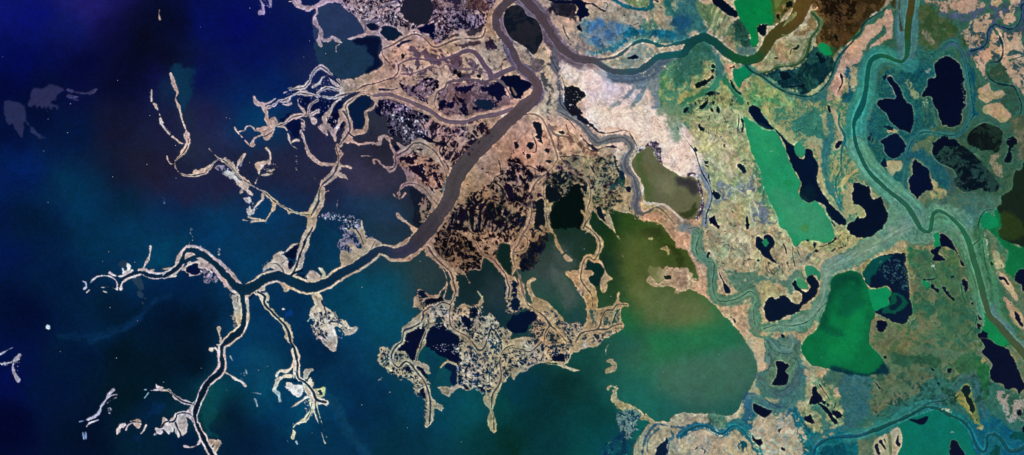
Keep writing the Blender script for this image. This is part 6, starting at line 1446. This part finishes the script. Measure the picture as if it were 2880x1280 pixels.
parse("""
T31
P4 =67694b @lagGrey e3 r4 : 1232 420 1262 392 1330 345 1385 310 1430 370 1470 470 1540 545 1650 605 1718 640 T41 80 622 130 645 170 760 202 900 175 1010 130 1052 40 1057 -60 1040 T31 1620 965 1540 915 1440 905 1350 895 1325 820 1300 700 1240 610 1200 500
P4 =2c2a34 f60 o0.8 @lagGrey : T41 -60 650 60 640 140 680 160 760 110 820 40 740 -40 720
P4 =20300f f26 o0.7 @lagGrey : T41 130 900 120 1000 40 1040 -40 1000 40 990 90 940
S5 w30>14 e7 =3a2c44 : T31 1250 380 1300 360 1370 320 1420 340 1490 420 1490 480 ; T41 60 620 110 600 150 650 180 760 205 860 190 960 150 1060
K8 n60 s1.5 =f0e8f4 : T31 1240 350 1380 300 1500 340 1510 480 1460 470 1380 330 1260 400 ; T41 90 580 140 600 215 860 190 980 150 1080 120 1080 180 900 150 680
T41
P2 =9ca884,88a078,0.4,14 f12 : 420 100 620 60 640 280 700 480 600 460 520 360
T50
S3 =337f74 w190>230 f30 o0.9 : 560 640 430 590 330 560 240 580 175 650 145 780 118 950 70 1080 40 1200
S3 =36857a w230>210 f26 o0.95 : T50 110 950 70 1080 T51 30 100 30 260 60 380
S3 =569078 w200>260 f24 o0.95 : T51 40 330 110 480 210 610 310 710 430 820 560 940 640 1060 T52 700 30
P3 =64917a,4e8070,0.4,f24 f20 : T51 420 760 560 900 700 1000 760 930 900 900 1100 980 1240 1100 T52 1140 180 T52 1000 130 860 60 800 150 600 170 480 140 300 240 160 300 60 340 -100 420 T42 1640 420 1500 470 1480 600 1470 700 1380 880 1250 1000 1100 1050 950 1055 800 1060 730 1000 720 900 800 980 1000 960 1200 930 1300 850 1400 730 1400 560 1390 420 1440 330 1560 280 1718 190 T52 160 70 300 -40 340 -140 T51 340 950
P3 =8ca394 f30 o0.55 : T52 100 200 250 100 420 20 520 -60 480 60 300 180 180 260 60 320 T42 1600 360 1480 420 1440 560 1420 420 1500 330
S3 =8c948a w26 f14 o0.6 : T42 1420 500 1400 400 1470 330 1600 280 1700 250 T52 60 190
S3 =4e8466 w200 f26 o0.9 : T52 850 -60 1000 -10 1110 110 1175 260 1225 430 1275 610 1315 780 1350 880
S3 =64746c w30 f10 o0.5 : T52 940 -30 1040 40 1100 160 1150 300
S3 =3e7454 w110 f26 o0.8 : T52 1320 120 1340 300 1400 480 1430 640 1460 820 1560 1000
S3 =5a8080 w60 f14 o0.8 : T52 1400 800 1430 900 1500 980 1590 1060 1700 1180
S3 =467070 w150 f30 o0.8 : T50 490 -40 485 200 500 400 520 560
S3 =3f6c68 w70 f16 o0.8 : T50 650 -40 615 150 605 400 590 560
S3 =4a3a1e w26 f6 o0.8 : T50 470 -30 460 120 480 300
P3 =5a8a72,3d7868,0.5,f24 f24 o0.8 : T52 560 20 700 80 780 60 760 -60 560 -60
T42
S3 =5a8068 w90 f20 o0.8 : 130 60 130 220 200 320 290 380 285 560 300 680 350 745 450 760 560 730 680 670 735 720 690 830 700 960 760 1050
T43
S3 =466a66 w70 f16 o0.8 : 900 -20 960 60 1060 100 1120 40 1100 -60
S3 =708a80 w10 f5 o0.7 : 880 -10 930 50 1000 90 1080 80 1110 20 ; 980 -10 1010 30 1060 30 1080 -20 ; 880 120 870 200 900 280 ; 840 140 850 260 820 340 780 380
S3 =2f4c44 w8 f4 o0.8 : 860 10 900 80 990 120 1100 110 1140 40 ; 940 -20 980 40 1050 60 1080 10 ; 860 120 900 180 880 260
S3 =47686a w60>80 f16 o0.8 : 740 350 800 400 840 470 920 520 1020 520 1120 440 1170 300
S3 =466c78 w40 f14 o0.7 : 650 560 720 540 800 600 900 650 1020 640
S3 =2f5068 w10 f5 o0.8 : 600 620 640 540 700 520 800 560 880 620 980 660 1060 620 ; 620 660 660 580 720 560
S3 =1c6a74 w60 f16 o0.8 : 460 840 560 850 660 920 720 1010 790 1145
S3 =156878 w50>70 f16 o0.8 : 1130 680 1170 820 1220 960 1280 1040 1300 1145
T53
S3 =2a7068 w130>110 f26 o0.8 : -40 960 120 920 260 850 420 780 560 710 700 640 850 640
S3 =3c6c70 w80 f20 o0.7 : 850 600 960 540 1040 440 1120 360 1190 360 1240 440 1270 600 1320 760
S3 =14626e w90 f20 o0.7 : 1130 820 1200 920 1250 1040 1320 1100 1350 960 1420 930 1500 1000 1560 1080 1718 1060
T40
P3 =keep,04142a,0.10,8 f10 e10 : 150 1000 480 950 500 1145 T41 640 60 460 300 240 200 60 100 T40 0 1145
T41
P3 =keep,b8b88c,0.3,r14 f20 : 60 0 600 0 700 400 900 900 960 1145 200 1145 280 800 120 400
T42
P3 =keep,c4b48c,0.26,r14 f20 : 200 0 1100 0 1250 300 1000 500 720 440 400 440
P3 =keep,04142a,0.035,8 f10 : 200 0 1100 0 1250 300 1000 500 720 440 400 440
T52
P3 =keep,4c6844,0.30,14 f30 : 560 240 1000 240 1200 700 1250 1145 200 1145 200 960 600 960 600 500
P3 =keep,1c5c44,0.3,20 f30 : 700 240 1060 240 1200 700 1250 1145 600 1145 600 700
T53
P3 =keep,1f4a40,0.25,r14 f30 : 160 350 700 300 1000 200 1400 400 1300 600 700 640 200 740
T43
P3 =keep,d0c4a0,0.25,r8 f14 : 0 980 300 880 640 1000 640 1145 0 1145 ; 680 900 1100 720 1240 1145 800 1145
T50
P3 =keep,2c4c50,0.3,14 f10 : 1080 300 1480 100 1718 0 1718 900 1560 640 1250 640 1150 480
T32
P2 =55622f f220 o0.75 @sea : 1080 100 1300 60 1500 300 1400 700 1150 600
P2 =616c42 f260 o0.85 @sea : 1250 620 1500 640 T42 120 760 300 900 T32 1700 1000 1350 900
P2 =3f6a58 f260 o0.8 @sea : T33 1500 250 T43 100 150 600 60 720 240 640 480 400 650 100 600 T33 1500 500
P2 =20704a f160 o0.6 @sea : T42 0 1040 250 1000 500 1080 T43 560 30 300 60 T33 1500 60 1350 -40
P2 =4a5850 f140 o0.6 @sea : 380 430 560 470 620 640 680 760 560 820 440 640 ; 420 170 560 200 620 400 480 380
T21
P2 =37344c f200 o0.8 @sea : -40 480 100 420 300 600 560 620 560 780 300 820 60 760
P2 =262842 f220 o0.7 @sea : T11 850 420 1100 350 1600 560 1500 760 1000 600 ; T11 1500 350 1620 330 1650 420 1500 430
P2 =1f3a58 f160 o0.7 @sea : 50 900 300 850 560 900 620 1020 400 1100 160 960
T22
P2 =06526a f380 o0.55 @sea : 150 650 500 520 640 700 640 900 400 1100 200 1000
T13
P2 =0a4864 f200 o0.6 @sea : 750 100 1000 60 1100 220 1000 420 800 400
S2 =0d4464 w90 f70 o0.7 @sea : 1560 560 1640 620 1700 760 T23 60 900 150 1020 280 1160
S2 =0b4260 w30 f26 o0.6 @sea : 1560 600 1680 680 T23 20 760 80 900 200 1060
T03
S2 =052a4c w60 f50 o0.6 @sea : T02 600 1100 900 1090 1180 1020 1400 900 1500 760 1700 680
T52
P3 =4c6a50 o0.45 f90 : 600 260 1050 250 1250 880 1220 1145 T53 1220 330 720 380 180 640 200 380 T52 200 1000 580 900
P3 =33624a o0.4 f80 : 850 350 1050 400 1150 800 1050 1050 900 950 960 700
T30
P2 =f0e2e4 f50 o0.6 : 720 690 900 680 980 820 1100 900 1000 1020 800 980 700 820
P2 =f0e0d4 f70 o0.5 : T31 760 20 1150 -80 1500 150 1700 420 1560 460 1350 250 1000 120
T41
P4 =3f9c70 f160 o0.7 @lagLong : 900 760 1140 840 1250 930 1420 1000 T42 1460 110 1100 60 T41 1000 1100
P4 =2c9a64 f100 o0.6 @lagLong : 700 120 900 200 980 400 800 420
T42
P3 =7c9c86,6a8c78,0.5,f24 f40 o0.75 : 1430 430 1520 360 1660 300 1718 280 T52 100 180 250 80 430 -10 520 -80 560 20 430 120 280 220 130 300 0 390 T42 1640 430 1500 480 1470 600 1440 760 1360 880 1330 800 1400 640 1400 500
S3 =7a9c86 w90>70 f30 o0.7 : T51 640 1100 T52 430 40 300 120 150 190 0 270 T42 1640 330 1500 390 1440 470 1430 600 1390 760 1290 880 1150 955 1000 995 860 1030
S3 =5f8a72 w50 f20 o0.6 : T52 460 120 300 210 130 290 0 350 T42 1640 390 1520 440
S3 =8fa898 w12 f5 o0.6 : T52 420 -20 260 80 100 150 T42 1718 230 1560 290 1440 360 1400 440 ; T52 300 160 120 240 0 310 T42 1600 370
T41
P4 =04583c f60 o0.6 @lakeGreen : T42 1600 620 1700 560 T52 60 640 120 760 40 820 T42 1640 900 1560 860
P4 =0a8a4c f90 o0.5 @lakeGreen : T52 0 850 120 900 140 1080 T53 60 20 T43 1718 180 1560 220 1400 200 1500 60 T42 1640 1080
P4 =035038 f40 o0.6 @lakeGreen : T42 1440 980 1540 1000 1640 1080 1540 1090 1440 1060
T31
K8 n150 s4 =0c0c1c : 0 420 300 560 640 420 760 700 600 820 300 760 200 1145 0 1145
K8 n60 s1.2 =c8a084 : 0 560 200 640 160 1100 0 1145
K8 n70 s3.5 =10141c : 800 420 1060 480 1060 900 860 1000 780 700
T21
K8 n130 s4 =0c0e1a : 1200 880 1500 820 1718 700 1718 1145 1060 1145
K8 n70 s3.5 =141020 : 1080 130 1400 60 1560 200 1300 460 1100 520 900 260
K8 n40 s1.3 =c8c0d0 : 900 60 1400 100 1300 380 1000 300
T22
K8 n60 s1.4 =9c7c64 : 1020 60 1240 120 1400 300 1300 440 1160 400
K8 n50 s1.3 =0c0a10 : 1280 20 1700 10 1560 250 1400 200
T32
K8 n60 s1.4 =10141e : 0 0 350 0 300 260 150 420 60 400
T31
P4 =46602f f110 o0.8 @lagGrey : 1230 420 1330 400 1300 520 1380 700 1420 900 1340 900 1300 700
P4 =7c7a5e f90 o0.7 @lagGrey : 1480 620 1640 700 1600 820 1480 760
P3 =keep,100e18,0.40,r14 f26 : -20 380 140 520 250 480 420 560 200 640 175 800 160 1000 120 1145 T32 60 300 -20 420 T31 -20 1145
P3 =keep,101820,0.30,r14 f26 : 430 560 620 540 760 680 750 840 600 760 440 820 340 760
P3 =keep,1c3438,0.24,r8 f26 : 800 400 1040 430 1080 700 1050 950 800 860 720 640
P3 =keep,7a5c50,0.34,r20 f30 : 340 60 560 200 860 360 1040 420 700 420 480 420 300 240
T21
P3 =keep,0e0e1a,0.40,r14 f26 : 1280 840 1500 700 1718 560 1718 1145 1040 1160 1120 1000
P3 =keep,1a1428,0.30,r14 f20 : 960 60 1500 80 1560 160 1300 420 1120 540 1000 420 860 260
P3 =keep,140e20,0.30,r14 f20 : 600 430 820 380 1010 540 1030 700 880 720 640 560
T20
P3 =keep,5c4858,0.34,r20 f20 : 430 500 900 500 1200 540 1460 760 1440 1145 960 800 540 800
P3 =keep,1c1430,0.24,r14 f20 : 440 0 620 0 640 180 760 260 620 240 480 230
P3 =keep,302438,0.30,r14 f20 : 1540 300 1700 520 1718 640 1560 700 1460 500
T32
P3 =keep,10141c,0.36,r14 f16 : 150 0 360 0 320 240 180 430 60 420
P3 =keep,1c3440,0.26,r8 f10 : 130 780 330 860 480 1060 700 1060 1000 970 1120 960 1040 1060 820 1145 100 1145
T22
P3 =keep,123040,0.26,r8 f10 : 740 660 900 660 880 800 1060 800 1100 1000 1440 800 1600 1000 1718 1080 1718 1145 1180 1145 900 900
T30
P3 =keep,4c4c50,0.22,r20 f20 : 290 460 420 480 420 900 400 1145 300 1145
""")
run()
LAND_M = np.clip(HGT, 0, 1)[..., None]
# silt streaks left by old floods and hair-fine creeks in the ground
def blur(A, r):
    for ax in (0, 1):
        n = A.shape[ax]; C = np.cumsum(np.concatenate([np.zeros_like(np.take(A, [0], ax)), A], ax), ax)
        hi = np.minimum(np.arange(n)+r+1, n); lo = np.maximum(np.arange(n)-r, 0)
        sh = [1]*A.ndim; sh[ax] = n
        A = (np.take(C, hi, ax)-np.take(C, lo, ax))/(hi-lo).reshape(sh)
    return A.astype(np.float32)
HB = blur(blur(HGT.astype(np.float64), 2).astype(np.float64), 2)[..., None]
CB = blur(COL.astype(np.float64), 4)
# pale dry crests along the water's edge, silty shallows just off it
crest = LAND_M*np.clip((1-HB)*2.2, 0, 1)*(0.55+0.45*tex('8')[..., None])
COL = COL*(1+0.30*crest)+0.03*crest
shal = (1-LAND_M)*np.clip(HB*1.6, 0, 1)*(0.3+0.7*tex('14')[..., None])
COL = COL*(1-0.45*shal)+CB*0.45*shal
FLOW = (0.5*tex('f14')+0.5*tex('f24')-0.5)[..., None]
R1 = np.abs(fbm(X+WX*12, Y+WY*12, 70, 101, 3, 0.5)); R3 = np.abs(fbm(X+WX*6, Y+WY*6, 34, 113, 3, 0.5))
CRK = (np.clip(1-R1/0.10, 0, 1)*0.20+np.clip(1-R3/0.10, 0, 1)*0.15)[..., None]
RDG = (0.5*tex('r8')+0.5*tex('r20')-0.5)[..., None]
ROUGH = (1-CALM)[..., None]
COL = COL*(1+LAND_M*(0.14*FLOW+0.36*RDG*ROUGH-CRK*(0.3+0.7*ROUGH)))
# ground grain: real soil mottling, much weaker on water
g = 1+LAND_M*(0.05*TONE[..., None]*(0.35+0.65*ROUGH)+0.03*FINE[..., None]+0.03*EDGE2[..., None])+(1-LAND_M)*(0.015*FINE[..., None]+0.02*BROAD[..., None]+0.02*TONE[..., None])
COL = np.clip(COL*g, 0.0, 1.0)
hue = LAND_M*0.012*np.stack([WX, -WY*0.5, -WX], -1)+(1-LAND_M)*0.006*np.stack([WY, WX, FINE], -1)
COL = np.clip(COL+hue*COL*2.0+(1-LAND_M)*0.007*np.stack([FINE*0.2, FINE*0.35, FINE], -1), 0.002, 1.0)
LIN = np.where(COL <= 0.04045, COL/12.92, ((COL+0.055)/1.055)**2.4)/KCAL
LIN = np.clip(LIN, 0.0, 0.85).astype(np.float32)
Z = (HGT*(0.26+0.03*BROAD+0.012*TONE)).astype(np.float32)
Z = np.maximum(Z, 0)

def mat(name, rough, spec, grain, bump):
    m = bpy.data.materials.new(name); m.use_nodes = True; t = m.node_tree; b = t.nodes['Principled BSDF']
    a = t.nodes.new('ShaderNodeAttribute'); a.attribute_name = 'tone'
    tc = t.nodes.new('ShaderNodeTexCoord')
    n = t.nodes.new('ShaderNodeTexNoise'); n.inputs['Scale'].default_value = 5.0; n.inputs['Detail'].default_value = 5.0; n.inputs['Roughness'].default_value = 0.7
    t.links.new(tc.outputs['Object'], n.inputs['Vector'])
    mr = t.nodes.new('ShaderNodeMapRange'); mr.inputs['From Min'].default_value = 0.25; mr.inputs['From Max'].default_value = 0.75
    mr.inputs['To Min'].default_value = 1-grain; mr.inputs['To Max'].default_value = 1+grain
    t.links.new(n.outputs['Fac'], mr.inputs['Value'])
    v = t.nodes.new('ShaderNodeVectorMath'); v.operation = 'SCALE'
    t.links.new(a.outputs['Color'], v.inputs[0]); t.links.new(mr.outputs[0], v.inputs['Scale'])
    t.links.new(v.outputs[0], b.inputs['Base Color'])
    b.inputs['Roughness'].default_value = rough; b.inputs['Specular IOR Level'].default_value = spec
    if bump:
        bp = t.nodes.new('ShaderNodeBump'); bp.inputs['Strength'].default_value = bump; bp.inputs['Distance'].default_value = 0.2
        t.links.new(n.outputs['Fac'], bp.inputs['Height']); t.links.new(bp.outputs[0], b.inputs['Normal'])
    return m
M_LAND = mat('marsh ground', 1.0, 0.0, 0.05, 0.0)
M_WATER = mat('silty water', 0.25, 0.04, 0.03, 0.0)

VX = (X*U).ravel(); VY = (-Y*U).ravel(); VZ = Z.ravel(); VC = np.concatenate([LIN.reshape(-1, 3), np.ones((NX*NY, 1), np.float32)], 1)
ii, jj = np.meshgrid(np.arange(NX-1), np.arange(NY-1))
base = (jj*NX+ii).ravel()
QUAD = np.stack([base, base+NX, base+NX+1, base+1], 1).astype(np.int32)
FL = LABEL[:-1, :-1].ravel()
MINE = {}
def build(name, fid, material, ox=0.0, oy=0.0):
    q = QUAD[fid]
    if len(q) < 2: return None
    u, inv = np.unique(q, return_inverse=True)
    me = bpy.data.meshes.new(name)
    me.vertices.add(len(u)); co = np.stack([VX[u]-ox, VY[u]-oy, VZ[u]], 1).astype(np.float32)
    me.vertices.foreach_set('co', co.ravel())
    me.loops.add(len(q)*4); me.loops.foreach_set('vertex_index', inv.ravel().astype(np.int32))
    me.polygons.add(len(q)); me.polygons.foreach_set('loop_start', np.arange(0, len(q)*4, 4, dtype=np.int32))
    try: me.polygons.foreach_set('loop_total', np.full(len(q), 4, np.int32))
    except Exception: pass
    me.update(calc_edges=True)
    at = me.color_attributes.new('tone', 'FLOAT_COLOR', 'POINT'); at.data.foreach_set('color', VC[u].ravel())
    me.polygons.foreach_set('use_smooth', np.ones(len(q), bool))
    me.materials.append(material)
    ob = bpy.data.objects.new(name, me); ob.location = (ox, oy, 0); S.collection.objects.link(ob)
    return ob
ORDER = np.argsort(FL, kind='stable'); SORTED = FL[ORDER]
def faces_of(i):
    return ORDER[np.searchsorted(SORTED, i, 'left'):np.searchsorted(SORTED, i, 'right')]
STRAY = []

ANCH = [a.replace('|', ' ', 1).split(' ', 2) for a in ANCHORS.strip().split('\n')]
ANCH = [(float(a[0])*1.118, float(a[1])*1.118, a[2].strip()) for a in ANCH]
def where(x, y):
    best = min(ANCH, key=lambda a: math.hypot(a[0]-x, a[1]-y)); dx, dy = x-best[0], y-best[1]
    if math.hypot(dx, dy) < 22: rel = 'close by'
    elif abs(dx) > abs(dy): rel = 'right of' if dx > 0 else 'left of'
    else: rel = 'below' if dy > 0 else 'above'
    return rel, best[2]
pend = []
def pieces(f):
    """split a set of grid faces into connected pieces, biggest first"""
    r = f//(NX-1); c = f % (NX-1); r0 = r.min(); c0 = c.min()
    G = np.zeros((r.max()-r0+3, c.max()-c0+3), np.int32); G[r-r0+1, c-c0+1] = np.arange(1, len(f)+1)
    M = G > 0
    while True:
        H = G.copy()
        for ax in (0, 1):
            for sh in (1, -1): H = np.maximum(H, np.roll(G, sh, ax))
        H[~M] = 0
        # sweep along rows and columns so that long shapes settle quickly
        if (H == G).all(): break
        G = H
    lab = G[r-r0+1, c-c0+1]; u, n = np.unique(lab, return_counts=True)
    return [f[lab == q] for q in u[np.argsort(-n)]]
PIECES = []; EXTRA = []
for k, i in list(KEYS.items()):
    if i < 3: continue
    f = faces_of(i)
    if len(f) < 3: continue
    ps = pieces(f)
    PIECES.append((k, ps[0], 0))
    n = 0
    for q in ps[1:]:
        if len(q) >= 12: n += 1; PIECES.append((k, q, n))
        elif len(q) < 12: STRAY.append(q)
for k, f, extra in PIECES:
    if len(f) < 3: continue
    qx = VX[QUAD[f, 0]]; qy = VY[QUAD[f, 0]]; cx = float(qx.mean()); cy = float(qy.mean())
    if k in LAB:
        nm, label, cat, grp = LAB[k]
        ob = build(nm, f, M_LAND if nm in ('island', 'sandbar', 'spit') else M_WATER, cx, cy)
        if ob is None: continue
        if extra:
            ob['label'] = 'detached bit off the '+' '.join(label.split()[:9])
            ob['category'] = cat; ob['group'] = 'loose pieces off '+nm+' '+str(len(label))
            EXTRA.append((ob, cx, cy)); continue
        ob['label'] = label; ob['category'] = cat
        if grp: ob['group'] = grp
    else:
        ob = build('pond', f, M_WATER, cx, cy)
        if ob is None: continue
        c = np.cov(np.stack([qx-cx, qy-cy])+1e-6*np.random.RandomState(1).rand(2, len(qx)))
        ev, vec = np.linalg.eigh(c); el = math.sqrt(max(ev[1], 1e-6)/max(ev[0], 1e-6))
        an = math.degrees(math.atan2(vec[1, 1], vec[0, 1])) % 180
        ar = len(f)*STEP*STEP
        size = 'tiny' if ar < 140 else 'small' if ar < 500 else 'mid-sized' if ar < 1500 else 'large'
        if el > 2.2:
            d = 'level' if an < 22 or an > 158 else 'rising' if an < 68 else 'upright' if an < 112 else 'falling'
            shape = 'thin '+d if el > 4 else 'long '+d
        else: shape = 'rounded' if el < 1.35 else 'oval'
        rel, a = where(cx/U, -cy/U)
        pend.append((ob, '%s %s dark pond %s %s' % (size, shape, rel, a), cx))
for nm, m in (('sea', M_WATER), ('ground', M_LAND), ('river', M_WATER)):
    ff = faces_of(KEYS[nm])
    if nm == 'ground' and STRAY: ff = np.concatenate([ff]+STRAY)
    ob = build(nm, ff, m)
    ob['kind'] = 'structure'
seen = {}
for ob, lb, cx in pend: seen.setdefault(lb, []).append((cx, ob))
by = {}
for ob, cx, cy in EXTRA: by.setdefault(ob['label'], []).append((cx, ob))
ORD = ['leftmost', 'second from left', 'third from left', 'fourth from left', 'fifth from left', 'sixth from left', 'seventh from left', 'eighth from left']
for lb, lst in by.items():
    lst.sort(key=lambda t: t[0])
    for n, (cx, ob) in enumerate(lst):
        if len(lst) > 1: ob['label'] = '%s, %s' % (lb, 'rightmost' if n == len(lst)-1 else ORD[min(n, 7)])
for lb, lst in seen.items():
    lst.sort(key=lambda t: t[0])
    for n, (cx, ob) in enumerate(lst):
        ob['label'] = lb if len(lst) == 1 else '%s, %s' % (lb, 'rightmost' if n == len(lst)-1 else ORD[min(n, 7)])
        ob['category'] = 'pond'; ob['group'] = 'dark ponds scattered over the marsh'

# ------------------------------------------------------------------ platforms out at sea
import bmesh
mp = bpy.data.materials.new('white steel'); mp.use_nodes = True
pb = mp.node_tree.nodes['Principled BSDF']; pb.inputs['Base Color'].default_value = (0.72, 0.72, 0.76, 1); pb.inputs['Roughness'].default_value = 0.7
pn = mp.node_tree.nodes.new('ShaderNodeTexNoise'); pn.inputs['Scale'].default_value = 9.0
pr = mp.node_tree.nodes.new('ShaderNodeValToRGB'); pr.color_ramp.elements[0].color = (0.5, 0.5, 0.55, 1); pr.color_ramp.elements[1].color = (0.8, 0.8, 0.84, 1)
mp.node_tree.links.new(pn.outputs['Fac'], pr.inputs[0]); mp.node_tree.links.new(pr.outputs[0], pb.inputs['Base Color'])
bm = bmesh.new()
def bx(cx, cy, z0, z1, sx, sy, rot=0):
    r = bmesh.ops.create_cube(bm, size=1.0)
    for v in r['verts']:
        x, y = v.co.x*sx, v.co.y*sy
        v.co = (cx+x*math.cos(rot)-y*math.sin(rot), cy+x*math.sin(rot)+y*math.cos(rot), z0+(v.co.z+0.5)*(z1-z0))
bx(0, 0, 0.16, 0.19, 0.20, 0.17); bx(0.03, 0.02, 0.192, 0.24, 0.08, 0.07); bx(-0.06, -0.04, 0.192, 0.22, 0.05, 0.06)
for a in (-0.08, 0.08):
    for b in (-0.065, 0.065): bx(a, b, -0.05, 0.158, 0.02, 0.02)
pm = bpy.data.meshes.new('platform'); bm.to_mesh(pm); bm.free(); pm.materials.append(mp)
first = None
for i, (x, y) in enumerate(PLAT):
    ob = bpy.data.objects.new('platform', pm) if first is None else first.copy()
    first = first or ob
    s = 0.5+0.5*((i*37 % 10)/10.0)
    ob.location = (x*U, -y*U, 0); ob.rotation_euler = (0, 0, i*1.7); ob.scale = (s, s, s); S.collection.objects.link(ob)
    ob['label'] = 'tiny white platform standing alone in the dark blue sea'
    ob['category'] = 'platform'; ob['group'] = 'small white platforms dotted over the open sea'
print('objects', len(S.objects), 'grid', NX, NY)
